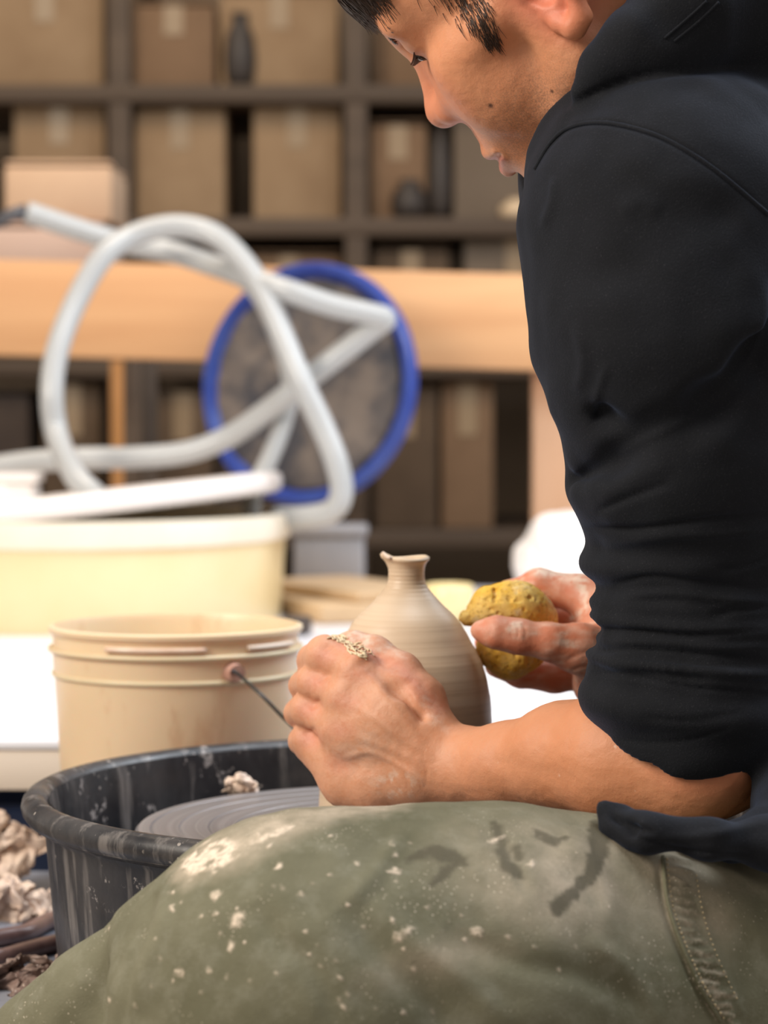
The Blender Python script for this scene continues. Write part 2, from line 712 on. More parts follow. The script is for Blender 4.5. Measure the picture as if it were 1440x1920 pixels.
# tendons and knuckle folds
for f in ('index', 'middle', 'ring'):
    a, b = mc[f], ca[f]
    B.cone(P(a[0] + 12, a[1] + 8, a[2] - rr(a[3], 1.5) + .0030), P(.45 * a[0] + .55 * b[0], .45 * a[1] + .55 * b[1], 1.4965 - .0125), .0026, .0016, .007)

# ---- right hand holding the sponge, thumb across its front
chain_px([(905, 1184, 1.578, 19), (930, 1186, 1.576, 27), (975, 1194, 1.576, 30), (1030, 1203, 1.578, 33), (1085, 1215, 1.584, 44), (1150, 1240, 1.60, 62)], .007)
chain_px([(905, 1184, 1.578, 17), (897, 1182, 1.578, 14)], .003)
chain_px([(1150, 1150, 1.63, 55), (1095, 1118, 1.64, 38), (1010, 1098, 1.645, 31), (955, 1114, 1.652, 25), (915, 1140, 1.652, 20)], .005)     # index over the top
chain_px([(1160, 1180, 1.65, 50), (1100, 1168, 1.668, 34), (1030, 1150, 1.676, 29), (955, 1150, 1.676, 26), (905, 1160, 1.668, 22)], .004)
chain_px([(1160, 1210, 1.66, 50), (1100, 1215, 1.680, 32), (1030, 1205, 1.688, 28), (955, 1200, 1.684, 25), (910, 1205, 1.672, 21)], .004)
chain_px([(1150, 1240, 1.65, 48), (1095, 1258, 1.656, 36), (1040, 1268, 1.656, 30), (975, 1262, 1.650, 26), (930, 1250, 1.646, 20)], .004)
chain_px([(1150, 1180, 1.625, 55), (1108, 1180, 1.655, 28)], .01)
B.ell(P(1160, 1200, 1.63), (rr(75, 1.6), .03, rr(78, 1.6)), None, .015)
B.chain([pc(1150, 1235, 1.615, 62), pc(1200, 1270, 1.64, 78), pc(1330, 1300, 1.68, 95), pc(1480, 1330, 1.74, 130)], .02)
B.cone(P(1150, 1235, 1.612), P(1110, 1290, 1.62), rr(55, 1.6), rr(36, 1.6), .012)
B.chain([pc(1480, 1330, 1.74, 130), pc(1500, 900, 1.72, 160), pc(1480, 400, 1.65, 165)], .02)

B.noise(.0006, 55)
B.noise(.00022, 260)
BV, BQ = B.mesh(1)
del B
PX, PY = px_of(BV)
BV = press(BV, BQ, [
    ([(690, 1262), (740, 1330), (800, 1400)], 9, .7), ([(660, 1315), (720, 1360), (800, 1415)], 9, .7), ([(650, 1375), (720, 1400), (790, 1430)], 8, .5),
    ([(640, 1425), (690, 1410), (740, 1430), (800, 1470)], 5, .6), ([(670, 1290), (700, 1350), (760, 1410)], 6, -.4),
    ([(900, 1420), (1000, 1440), (1100, 1470)], 16, -.5), ([(1090, 1330), (1060, 1345), (1030, 1370)], 14, .8),
    ([(620, 1262), (606, 1272), (597, 1282)], 5, -1.2), ([(602, 1312), (590, 1320), (580, 1330)], 5, -.9), ([(592, 1366), (580, 1372), (570, 1378)], 5, -.8),
    ([(745, 1400), (760, 1440), (765, 1480)], 3.5, -.35), ([(790, 1405), (800, 1445), (798, 1480)], 3.5, -.35),
    ([(600, 1222), (612, 1216), (618, 1206)], 2.5, -.3), ([(608, 1228), (619, 1222), (626, 1210)], 2.5, -.3),
    ([(965, 1165), (972, 1180), (970, 1200)], 3, -.5), ([(978, 1168), (985, 1182), (982, 1202)], 3, -.5), ([(955, 1166), (960, 1180), (958, 1198)], 3, -.4),
    ([(898, 1166), (915, 1168), (922, 1180), (915, 1193), (900, 1196)], 2.2, -.45),
    ([(1060, 1240), (1090, 1225), (1110, 1222)], 4, -.6), ([(1065, 1262), (1090, 1250), (1110, 1250)], 3, -.5),
], 1.62)
body_me = np_mesh('body', BV, BQ)
YY = BV[:, 1]
near = (PY > 1150) & (YY < 1.64)
lefth = (PX < 1150) & (PY > 1130) & ~((PX > 860) & (PY < 1300))
right = (PX > 860) & (PX < 1250) & (PY > 1030) & (PY < 1345) & (YY > 1.53)
head = PY < 420
hc = hl(BV[:, 0], BV[:, 1], BV[:, 2])
F_, L_, U_ = hc[:, 0], hc[:, 1], hc[:, 2]
clay = np.zeros(len(BV))
n1 = (vnoise(BV[:, 0], BV[:, 1], BV[:, 2], 90.) * .5 + .5)
n2 = (vnoise(BV[:, 0], BV[:, 1], BV[:, 2], 300.) * .5 + .5)
clay = np.maximum(clay, lefth * blob(PX, PY, 690, 1200, 110, 26, 18) * .8 * n2 * 1.5)
clay = np.maximum(clay, lefth * blob(PX, PY, 680, 1400, 210, 150, 20, 1.2) * .55 * n1)
clay = np.maximum(clay, lefth * np.clip((960 - PX) / 220, 0, 1) * .18)
clay = np.maximum(clay, lefth * blob(PX, PY, 810, 1330, 26, 80, -25, .8) * .8 * n2)
clay = np.maximum(clay, lefth * blob(PX, PY, 740, 1470, 70, 45, 0, 1) * .9 * (n2 > .5))
n3 = vnoise(BV[:, 0] * .5, BV[:, 1], BV[:, 2] * 1.6, 240.)
clay = np.maximum(clay, right * np.clip(.22 + .9 * n3 * n1, 0, .75))
clay = np.maximum(clay, right * blob(PX, PY, 965, 1175, 24, 14, -20, .5) * .9)
clay = np.maximum(clay, right * seg_mask(PX, PY, [(1000, 1070, 14), (1090, 1085, 22), (1100, 1140, 12), (1070, 1160, 6)], .8) * .95 * (n2 > .3))
clay = np.maximum(clay, right * blob(PX, PY, 1085, 1270, 45, 50, 0, 1) * .8 * n2)
fl = rng.uniform(size=(14, 3))
for a, b, c in fl:
    x, y, r = 720 + a * 640, 1370 + b * 130, 1.0 + c * 2.4
    clay = np.maximum(clay, near * blob(PX, PY, x, y, r, r, 0, .3) * .8)
red = np.zeros(len(BV))
for f in fingers:
    red = np.maximum(red, near * blob(PX, PY, f[1][0], f[1][1], 34, 30, 0, 1) * .9)
    red = np.maximum(red, near * blob(PX, PY, f[0][0], f[0][1] + 6, 42, 30, 0, 1) * .6)
red = np.maximum(red, near * seg_mask(PX, PY, [(640, 1205, 26), (750, 1250, 34), (820, 1330, 26)], 1) * .75)
red = np.maximum(red, near * blob(PX, PY, 1330, 1440, 130, 70, 0, 1) * .7)
red = np.maximum(red, right * .75)
red = np.maximum(red, head * np.clip(1 - np.sqrt(((F_ + .6) / 3.2) ** 2 + ((U_ + .8) / 4) ** 2), 0, 1) * (np.abs(L_) > 5) * 1.8)
red = np.maximum(red, head * np.clip(1.3 - np.sqrt((F_ - 10.5) ** 2 + (U_ + 1.0) ** 2) / 3.0, 0, .45))
lip = head * (F_ > 8.9) * np.clip(1 - np.abs(U_ + 5.0 + .10 * np.abs(L_)) / 1.05 / np.clip(1 - np.abs(L_) / 3.2, .05, 1), 0, 1) * 2.2
stub = head * np.clip(1.25 - np.sqrt(((F_ - 5.5) / 5.0) ** 2 + ((U_ + 5.6) / 3.2) ** 2), 0, 1) * 1.2
mole = np.zeros(len(BV))
TB = bvh(BV, BQ)
for (mx, my, mr) in ((920, 198, 5.0), (1035, 171, 4.2)):
    h = hit(TB, mx, my)
    if h is not None:
        d = np.sqrt(((BV - h) ** 2).sum(1)) / rr(mr, 1.38)
        mole = np.maximum(mole, np.clip(1.5 - d, 0, 1))
scalp_a = (PY < -6) * (((U_ > 6.2) & (F_ < 7.2)) | ((U_ > 2.6) & (F_ < 2.2)) | ((U_ > -2.0) & (F_ < -3.2))) * (np.sqrt((F_ + 1) ** 2 + L_ ** 2 + (U_ - 4.8) ** 2) > 6.0) * (PY < 60) * 1.0
for nm, v in (('scalp', scalp_a), ('clay', clay), ('red', red), ('lip', lip), ('stubble', stub), ('mole', mole)):
    add_attr(body_me, nm, v)

M_skin = mat('skin', (.62, .30, .17), .46, Subsurface_Weight=.12, Subsurface_Scale=.004)
q = NB(M_skin)
M_skin.node_tree.nodes['Principled BSDF'].inputs['Subsurface Radius'].default_value = (1.0, .35, .2)
base = q.mix(q.ramp(q.noise(22, 4), [(.3, 0.), (.7, 1.)]), (.66, .265, .125), (.71, .32, .17))
base = q.mix(q.math('MULTIPLY', q.attr('red'), .62), base, (.66, .175, .115))
base = q.mix(q.math('MULTIPLY', q.attr('lip'), .8), base, (.52, .17, .14))
sn = q.ramp(q.noise(900, 2), [(.42, 0.), (.62, 1.)])
base = q.mix(q.math('MULTIPLY', q.math('MULTIPLY', q.attr('stubble'), sn), .42), base, (.20, .12, .08))
base = q.mix(q.math('MULTIPLY', q.attr('scalp'), .92), base, (.045, .028, .02))
base = q.mix(q.attr('mole'), base, (.05, .02, .015))
cm = q.math('MULTIPLY', q.attr('clay'), q.ramp(q.noise(260, 5, .7), [(.3, .25), (.55, 1.)]))
base = q.mix(cm, base, (.80, .62, .50))
q.color(base)
q.rough(q.mix(q.attr('clay'), .50, .36))
q.bump(q.math('ADD', q.noise(330, 6, .7), q.math('MULTIPLY', q.noise(110, 5, .6), 1.2)), .30, .0014)

person = empty('person', (P(1500, 1500, 1.56)[0], 1.56, .40), 'young person in a dark hoodie leaning over the wheel, sponge in far hand', 'person')
body = link('body', body_me, M_skin, person)

# ------------------------------------------------------------------ hair
bmh = bmesh.new()
HB = TB


def strand(pts, r0, r1, seg=3, clip=False):
    pts = spline([H(*p) for p in pts], 5)
    if clip:
        x_, y_ = px_of(pts)
        if np.any((x_ > 788) & (y_ > -10) & (x_ < 1010)) or np.any(y_ > 66):
            return
    n = len(pts)
    tube_bm(bmh, pts, [r0 + (r1 - r0) * (i / (n - 1)) ** 1.5 for i in range(n)], seg, False)


def scalp(F, L, U, lift):
    """push a head-local point out to the cranium surface"""
    c = np.array((-1.0, 0, 4.8))
    v = np.array((F, L, U)) - c
    r = np.array((9.6, 7.5, 8.0)) + lift
    return tuple(c + v / np.sqrt(((v / r) ** 2).sum()))


rnd = random.Random(3)
# crown cover, mostly above the frame
for i in range(5200):
    th = rnd.uniform(0, 2 * math.pi)
    ph = rnd.uniform(0, 1.95)
    F = math.sin(ph) * math.cos(th)
    L = math.sin(ph) * math.sin(th)
    U = math.cos(ph)
    if F > .35 and U < .55:
        continue
    if U < .12 and F > -.45:
        continue
    if U < .30 and F > .15:
        continue
    a = scalp(-1 + F * 9, L * 7, 4.8 + U * 8, .05)
    dF = (F + .25) * 3.0 + rnd.uniform(-.8, .8)
    dL = L * 3.0 + rnd.uniform(-.8, .8)
    b = scalp(a[0] + dF * .5, a[1] + dL * .5, a[2] - 1.2, .75)
    c = scalp(a[0] + dF, a[1] + dL, a[2] - 2.8, .75)
    strand([a, b, c], .0007, .0002, 3, True)
# fringe falling over the forehead
for i in range(900):
    L = rnd.uniform(-6.2, 6.0)
    w = abs(L) / 6.2
    top = scalp(6.6 - 2.2 * w * w + rnd.uniform(-1.2, .6), L, 9.0 - 1.2 * w, .2)
    m = scalp(8.2 - 3.4 * w ** 1.6, L * 1.03, 6.8, 1.2 + rnd.uniform(0, .7))
    ln = rnd.uniform(.4, 2.2) if L > 0 else rnd.uniform(.2, 1.6)
    e = (9.5 - 3.6 * w ** 1.8 + rnd.uniform(0, .9), L * 1.04 + rnd.uniform(-.5, .5), 5.6 - ln)
    strand([top, m, e], .0006, .00012, 3, True)
# sideburns: points on the cheek found by pushing outwards
def side(F, U, s, lift):
    o = Vector(H(F, 12 * s, U).tolist())
    d = (Vector(H(F, 0, U).tolist()) - o).normalized()
    loc, nor, *_ = HB.ray_cast(o, d)
    if loc is None:
        return H(F, 6.5 * s, U)
    return np.array(loc) - np.array(d) * lift


burn = np.array([(852, -60, 52), (872, -10, 38), (892, 30, 27), (912, 60, 18), (926, 84, 12)], float)
bl = spline(burn, 10)
for i in range(430):
    t = rnd.random() ** 1.35
    c_ = bl[int(t * (len(bl) - 1))]
    off = rnd.gauss(0, .58) * c_[2]
    l = rnd.uniform(14, 34) * (1.1 - .3 * t)
    ax_, ay_ = c_[0] + off, c_[1] - off * .35
    dx_, dy_ = .42 + rnd.uniform(-.14, .30), .9
    ps = []
    for kk, lf in ((0, .0002), (.5, .0008), (1, .0005 + rnd.random() * .0006)):
        h_ = hit(TB, ax_ + dx_ * l * kk, ay_ + dy_ * l * kk, lf)
        if h_ is None:
            break
        ps.append(h_)
    if len(ps) < 3:
        continue
    for s in (1, -1):
        if s < 0:
            lc_ = [hl(p_[0], p_[1], p_[2]) for p_ in ps]
            ps = [H(a_[0], -a_[1], a_[2]) for a_ in lc_]
        tube_bm(bmh, spline(ps, 3), [.00022, .00021, .0002, .00018, .00014, .0001, .00007], 3, False)
for s in (1, -1):
# eyebrows
    for i in range(160):
        t = rnd.random()
        a = (9.3 - 1.7 * t ** 1.4, (1.0 + 3.9 * t) * s, 3.3 + .25 * math.sin(t * 3) + rnd.uniform(-.25, .25))
        strand([a, (a[0] + .15, a[1] + .35 * s, a[2] + .1), (a[0] - .1, a[1] + .8 * s, a[2] + .02)], .0003, .0001)
# eyelashes
    for i in range(60):
        t = rnd.random()
        a = (8.35 - .8 * abs(t - .4), (2.0 + 2.6 * t) * s, 1.85)
        strand([a, (a[0] + .3, a[1] + .12 * s, a[2] - .25), (a[0] + .55, a[1] + .2 * s, a[2] - .35)], .0002, .0001)
M_hair = mat('hair_dark', (.050, .029, .020), .40)
hair = bm_obj('hair', bmh, M_hair, person)
hair['label'] = 'short dark brown hair with fringe and sideburn'
bmh = bmesh.new()
lathe_bm(bmh, [(1.0 * math.sin(a), 1.0 * math.cos(a)) for a in np.linspace(.05, math.pi - .05, 16)], n=24)
M_eye = mat('eye_white', (.75, .70, .66), .2)
for s in (1, -1):
    c = H(7.35, 3.1 * s, 2.2)
    b2 = bmesh.new()
    bmesh.ops.create_uvsphere(b2, u_segments=24, v_segments=16, radius=1.08 * HS, matrix=Matrix.Translation(Vector(c.tolist())))
    ob = bm_obj('eyeball', b2, M_eye, person)
    b2 = bmesh.new()
    bmesh.ops.create_uvsphere(b2, u_segments=20, v_segments=12, radius=.55 * HS, matrix=Matrix.Translation(Vector(H(7.95, 3.2 * s, 1.75).tolist())))
    o2 = bm_obj('iris', b2, mat('iris_brown', (.03, .015, .01), .15), ob)
    o2.matrix_parent_inverse = Matrix.Identity(4)
bmh.free()

# ------------------------------------------------------------------ hoodie
G = Field((-0.0, 1.10, 0.43), (0.50, 1.84, 1.10), 0.0018)
# trunk
G.ell(P(1640, 700, 1.58), (.155, .17, .27), None, .03)
G.cone(P(1430, 400, 1.52), P(1810, 1450, 1.54), .125, .12, .05)
G.cone(P(1300, 300, 1.50), P(1430, 420, 1.52), .085, .125, .05)
G.cone(P(1450, 300, 1.58), P(1640, 500, 1.6), .12, .13, .05)
# near sleeve
G.cone(P(1248, 398, 1.37), P(1262, 620, 1.365), rr(252, 1.37), rr(250, 1.365), .03)
G.cone(P(1262, 620, 1.365), P(1282, 860, 1.37), rr(250, 1.37), rr(212, 1.37), .02)
G.cone(P(1282, 860, 1.37), P(1306, 960, 1.375), rr(204, 1.37), rr(190, 1.37), .02)
G.cone(P(1400, 300, 1.46), P(1262, 420, 1.40), .08, .07, .05)
G.cone(P(1306, 940, 1.378), P(1300, 1330, 1.38), rr(188, 1.38), rr(180, 1.38), .01)
rolls = [(1048, 1298, 66, 212, -3), (1128, 1300, 40, 198, 0), (1163, 1300, 30, 202, 3), (1205, 1302, 22, 192, 3), (1240, 1300, 24, 203, 4), (1268, 1300, 22, 197, 4), (1322, 1292, 92, 208, 5)]
for (yc, xc, ry, rx, tilt) in rolls:
    t = R(-tilt)
    M = np.array([[math.cos(t), 0, math.sin(t)], [0, 1, 0], [-math.sin(t), 0, math.cos(t)]])
    G.ell(P(xc, yc, 1.38), (rr(rx, 1.38), rr(rx * .96, 1.38), rr(ry, 1.38)), M, .004)
# diagonal crease between sleeve and trunk
G.chain([pc(1450, 560, 1.315, 10), pc(1400, 680, 1.305, 8), pc(1330, 760, 1.302, 4), pc(1250, 815, 1.300, 2)], .02, 'sub')
G.chain([pc(1072, 762, 1.362, 3), pc(1130, 775, 1.322, 4), pc(1180, 820, 1.305, 3)], .015, 'sub')
G.chain([pc(1082, 900, 1.362, 3), pc(1150, 868, 1.322, 4), pc(1230, 800, 1.302, 3)], .015, 'sub')
# hem on the lap
hem = [pc(1165, 1546, 1.255, 18), pc(1215, 1564, 1.247, 22), pc(1330, 1574, 1.248, 26), pc(1450, 1585, 1.262, 32), pc(1560, 1590, 1.29, 45)]
G.chain([pc(1280, 1582, 1.27, 18), pc(1370, 1578, 1.285, 30), pc(1450, 1560, 1.30, 48), pc(1530, 1480, 1.36, 110)], .012)
G.chain(hem, .02)
G.chain([pc(1134, 1516, 1.262, 9), pc(1145, 1552, 1.258, 12), pc(1180, 1570, 1.250, 14)], .006)
G.chain([pc(1134, 1514, 1.262, 9), pc(1165, 1524, 1.262, 10), pc(1200, 1550, 1.255, 12)], .006)
G.cone(P(1520, 1520, 1.36), P(1640, 1450, 1.45), .03, .07, .02)
G.chain([pc(1158, 1535, 1.250, 5), pc(1178, 1552, 1.243, 7), pc(1192, 1562, 1.243, 4)], .006, 'sub')
# hood lying on the shoulders
G.chain([pc(1092, 172, 1.352, 26), pc(1130, 132, 1.352, 42), pc(1200, 70, 1.35, 66), pc(1290, 10, 1.36, 110), pc(1420, -50, 1.40, 155), pc(1560, -40, 1.48, 160)], .006)
G.chain([pc(1130, 150, 1.35, 26), pc(1250, 90, 1.35, 44), pc(1440, 50, 1.38, 66)], .012)
G.chain([pc(1060, 215, 1.42, 26), pc(1065, 190, 1.46, 36), pc(1110, 170, 1.52, 60), pc(1200, 120, 1.56, 80), pc(1350, 40, 1.58, 120), pc(1500, -20, 1.54, 150)], .01)
G.cone(P(1110, 250, 1.42), P(1200, 330, 1.47), .035, .07, .03)
# fold line under the hood
G.chain([pc(1058, 208, 1.345, 4), pc(1130, 176, 1.322, 8), pc(1240, 142, 1.312, 10), pc(1440, 128, 1.335, 12)], .010, 'sub')
# far sleeve
G.chain([pc(1480, 400, 1.66, 250), pc(1510, 900, 1.72, 210), pc(1480, 1250, 1.74, 170)], .03)
# opening for the near forearm and the neck
G.chain([pc(1330, 1480, 1.37, 118), pc(1250, 1460, 1.375, 118), pc(1150, 1425, 1.40, 120)], .004, 'sub')
# remove cloth where the face is
for (c, r) in (((4.0, 0, -2.3), 7.6), ((4, 0, 3.0), 9.0)):
    G.cone(H(*c), H(*c), r * HS, r * HS, .006, 'sub')


def cloth(x, y, z):
    return (.0022 * vnoise(x, y, z * 1.6, 26.) + .0009 * vnoise(x + 3, y, z, 70.)) * 1.0


G.at(cloth)
GV, GQ = G.mesh(1)
del G
GV = press(GV, GQ, [
    ([(1003, 318), (1030, 272), (1062, 242), (1110, 230), (1170, 236), (1250, 262), (1340, 318), (1450, 408)], 5, -1.6),
    ([(1058, 206), (1130, 168), (1240, 138), (1450, 124)], 8, -2.0),
    ([(1115, 962), (1150, 945), (1200, 925), (1260, 905)], 7, -1.8), ([(1095, 990), (1200, 992), (1320, 975), (1450, 962)], 6, -2.0),
    ([(1120, 935), (1180, 900), (1260, 870)], 16, 1.5), ([(1150, 1095), (1220, 1082), (1300, 1090), (1450, 1106)], 6, -1.8),
    ([(1150, 1122), (1250, 1112), (1330, 1120), (1450, 1132)], 9, 2.2), ([(1130, 1020), (1250, 1004), (1360, 1000), (1450, 990)], 12, 2.2), ([(1130, 1204), (1250, 1204), (1360, 1214), (1450, 1208)], 8, 1.6), ([(1110, 1244), (1230, 1248), (1360, 1262), (1450, 1268)], 8, 1.6), ([(1330, 1155), (1390, 1142), (1450, 1136)], 7, -2.2),
    ([(1345, 1068), (1400, 1060), (1450, 1040)], 7, -2.0), ([(1110, 1180), (1200, 1184), (1300, 1192), (1450, 1180)], 5, -1.8),
    ([(1105, 1222), (1200, 1218), (1330, 1228), (1450, 1240)], 5, -1.8), ([(1105, 1262), (1180, 1266), (1300, 1290), (1450, 1300)], 5, -1.8),
    ([(1190, 1572), (1300, 1596), (1450, 1606)], 4, -1.5), ([(1142, 1524), (1160, 1540), (1190, 1552), (1230, 1560)], 5, -3.0), ([(1240, 1572), (1330, 1566), (1450, 1540)], 9, 1.5),
    ([(1130, 1378), (1200, 1392), (1290, 1388), (1380, 1362)], 4, -.8), ([(1200, 1345), (1290, 1352), (1400, 1335)], 6, -1.0),
    ([(1080, 600), (1095, 680), (1080, 740)], 12, 1.5), ([(1140, 680), (1120, 740), (1100, 800)], 8, 1.2), ([(1450, 560), (1390, 690), (1300, 770)], 14, 2.0),
    ([(1240, 400), (1200, 380), (1160, 400)], 20, 1.2), ([(1330, 760), (1260, 800), (1160, 850)], 10, 1.3), ([(1015, 430), (1035, 380), (1040, 330)], 9, 1.4),
], 1.45)
hood_me = np_mesh('hoodie', GV, GQ)
M_hood = mat('hoodie_fabric', (.008, .009, .012), .9, Sheen_Weight=.14, Sheen_Roughness=.4, Specular_IOR_Level=.25)
q = NB(M_hood)
q.b.inputs['Sheen Tint'].default_value = (.30, .42, .75, 1)
q.color(q.mix(q.ramp(q.noise(1400, 2), [(.60, 0.), (.78, 1.)]), q.mix(q.noise(30), (.006, .007, .009), (.010, .011, .015)), (.035, .035, .042)))
q.bump(q.noise(900, 4), .35, .001)
hoodie = link('hoodie', hood_me, M_hood, person)
TH = bvh(GV, GQ)


def on(tree, pts, lift, n=10, fall=1.36):
    out = []
    for p in spline(pts, n):
        h = hit(tree, p[0], p[1], lift)
        if h is None:
            continue
        if out and np.linalg.norm(out[-1] - h) > .03:
            break
        out.append(h)
    return out


def seam(name, tree, pts, r, m, parent, lift=.0, n=12):
    b = on(tree, pts, lift, n)
    if len(b) < 3:
        return None
    bm = bmesh.new()
    b = np.array(b)
    for _ in range(2):
        b[1:-1] = .5 * b[1:-1] + .25 * (b[2:] + b[:-2])
    tube_bm(bm, b, r, 6)
    return bm_obj(name, bm, m, parent)


seam('armhole_seam', TH, [(1003, 318), (1030, 272), (1062, 242), (1110, 230), (1170, 236), (1250, 262), (1340, 318), (1440, 402)], .0014, M_hood, hoodie)
seam('hood_seam', TH, [(1246, 72), (1290, 34), (1325, 2)], .0009, M_hood, hoodie)
seam('hood_seam', TH, [(1264, 78), (1308, 42), (1348, 4)], .0009, M_hood, hoodie)
for o_ in [hoodie]:
    o_['label'] = 'navy black cotton hoodie, sleeve pushed up'

# ------------------------------------------------------------------ trousers
T = Field((-0.235, 1.05, 0.15), (0.50, 1.86, 0.60), 0.0018)
T.cone(P(622, 1906, 1.24), P(860, 1872, 1.26), rr(345, 1.24), rr(358, 1.26), .01)
T.cone(P(860, 1865, 1.26), P(1560, 1925, 1.38), rr(358, 1.26), rr(330, 1.38), .01)
T.cone(P(1560, 1925, 1.38), P(1860, 1840, 1.54), .095, .13, .03)
T.cone(P(1860, 1840, 1.54), P(1830, 1860, 1.74), .13, .09, .03)
T.chain([pc(560, 1900, 1.24, 340), pc(540, 2600, 1.26, 250)], .05)
T.chain([pc(1000, 1662, 1.27, 120), pc(1130, 1700, 1.28, 118), pc(1300, 1752, 1.30, 120)], .03)
# knee cloth falling to the left, in front of the pan
T.chain([pc(430, 1772, 1.262, 118), pc(322, 1800, 1.27, 88), pc(210, 1856, 1.285, 78), pc(90, 1940, 1.31, 74), pc(-60, 2060, 1.35, 84)], .02)
T.chain([pc(330, 1850, 1.26, 130), pc(200, 1960, 1.28, 120), pc(60, 2080, 1.31, 110)], .03)
T.chain([pc(205, 1830, 1.235, 4), pc(170, 1880, 1.23, 8), pc(130, 1940, 1.235, 8)], .02, 'sub')


def cloth2(x, y, z):
    return .0026 * vnoise(x, y, z, 11.) + .0016 * vnoise(x + 1, y, z, 30.) + .0006 * vnoise(x, y, z, 90.)


T.at(cloth2)
TV, TQ = T.mesh(1)
del T
lines = [
    ([(292, 1672), (272, 1730), (247, 1800), (230, 1870), (222, 1960)], 9, -3.2), ([(318, 1690), (296, 1750), (270, 1820), (255, 1900)], 18, 2.2),
    ([(640, 1700), (720, 1790), (800, 1870), (870, 1950)], 30, -3.0), ([(700, 1690), (790, 1780), (880, 1850), (960, 1930)], 26, 2.4),
    ([(830, 1740), (960, 1800), (1130, 1840), (1230, 1900)], 26, -2.4), ([(480, 1690), (520, 1760), (600, 1830), (640, 1940)], 26, -2.0),
    ([(900, 1560), (960, 1600), (990, 1680)], 14, -1.4), ([(1060, 1560), (1120, 1640), (1150, 1760)], 20, 1.6),
    ([(760, 1560), (700, 1640), (640, 1700)], 18, 1.4), ([(1100, 1760), (1180, 1820), (1240, 1920)], 16, 1.6),
    ([(1243, 1596), (1250, 1680), (1266, 1740), (1290, 1800), (1318, 1860), (1356, 1926)], 4.5, 1.6),
    ([(1234, 1596), (1241, 1680), (1257, 1740), (1281, 1800), (1309, 1860), (1347, 1926)], 5, -1.6),
    ([(1300, 1640), (1322, 1740), (1360, 1830), (1400, 1920)], 7, .8),
]
pk = random.Random(5)
worn = [[(1243, 1606, 4), (1250, 1680, 4), (1266, 1740, 4), (1290, 1800, 4), (1318, 1860, 4), (1352, 1916, 4)]]
for i in range(17):
    t = i / 16
    x0, y0 = np.interp(t, [0, .25, .45, .65, .85, 1], [1243, 1250, 1266, 1290, 1318, 1352]), 1606 + 310 * t
    w_ = pk.uniform(40, 62)
    lines.append(([(x0 + 6, y0 + pk.uniform(-3, 3)), (x0 + w_ * .5, y0 + 6), (x0 + w_, y0 + pk.uniform(2, 16))], 4.5, 2.0))
    worn.append([(x0 + 12, y0, 4), (x0 + w_ * .5, y0 + 6, 6), (x0 + w_, y0 + 9, 4)])
TV = press(TV, TQ, lines, 1.45)
tx, ty = px_of(TV)
tm = np_mesh('trousers', TV, TQ)
fr = TV[:, 1] < 1.40
tx = tx + 7 * vnoise(TV[:, 0], TV[:, 1], TV[:, 2], 150.) + 4 * vnoise(TV[:, 0], TV[:, 1], TV[:, 2], 380.)
ty = ty + 7 * vnoise(TV[:, 0] + 1, TV[:, 1], TV[:, 2], 150.) + 4 * vnoise(TV[:, 0] + 1, TV[:, 1], TV[:, 2], 380.)
m1 = (vnoise(TV[:, 0], TV[:, 1], TV[:, 2], 60.) * .5 + .5)
m2 = (vnoise(TV[:, 0], TV[:, 1], TV[:, 2], 170.) * .5 + .5)
dust = fr * .85 * blob(tx, ty, 1090, 1650, 340, 150, 8, 1.0)
dust = np.maximum(dust, fr * blob(tx, ty, 1240, 1620, 260, 70, 8, 1.0) * .7)
dust = np.maximum(dust, fr * seg_mask(tx, ty, [(350, 1640, 40), (430, 1590, 60), (520, 1550, 50), (620, 1520, 36), (760, 1500, 24)], 1.0) * .9)
dust = np.maximum(dust, fr * blob(tx, ty, 830, 1800, 200, 60, -15, 1.0) * .5)
dust = np.maximum(dust, fr * blob(tx, ty, 1330, 1700, 60, 130, -20, 1.0) * .5)
dust = dust * (.35 + .9 * m1)
for w_ in worn:
    dust = np.maximum(dust, fr * seg_mask(tx, ty, w_, .8) * .55)
slip = fr * np.clip(blob(tx, ty, 392, 1608, 62, 30, -22, .4) * 1.6 * (m2 > .38), 0, 1)
slip = np.maximum(slip, fr * seg_mask(tx, ty, [(470, 1585, 4), (520, 1560, 9), (550, 1545, 5)], .5) * .8)
for a, b, c, d, e in ((445, 1723, 11, 17, 30), (413, 1752, 5, 5, 0), (404, 1680, 6, 14, 40), (322, 1704, 5, 7, 0), (430, 1775, 7, 13, 35), (520, 1628, 5, 10, 40), (893, 1746, 14, 9, 0), (896, 1750, 10, 12, 0), (735, 1632, 14, 7, 0), (930, 1575, 6, 22, 60), (776, 1885, 4, 4, 0), (762, 1748, 22, 8, -50), (745, 1762, 6, 12, 20)):
    slip = np.maximum(slip, fr * blob(tx, ty, a, b, c, d, e, .4) * .85)
fk = np.random.default_rng(11)
for i in range(190):
    x = fk.normal(560, 240)
    y = fk.uniform(1560, 1915)
    r = 1.2 + fk.exponential(1.1)
    near_ = (np.abs(tx - x) < 14) & (np.abs(ty - y) < 14) & fr
    slip[near_] = np.maximum(slip[near_], blob(tx[near_], ty[near_], x, y, r, r * fk.uniform(.7, 1.6), fk.uniform(0, 180), .5) * fk.uniform(.5, 1))
wet = fr * seg_mask(tx, ty, [(1125, 1555, 26), (1122, 1600, 24), (1100, 1650, 16), (1060, 1690, 18), (1048, 1700, 20)], .35)
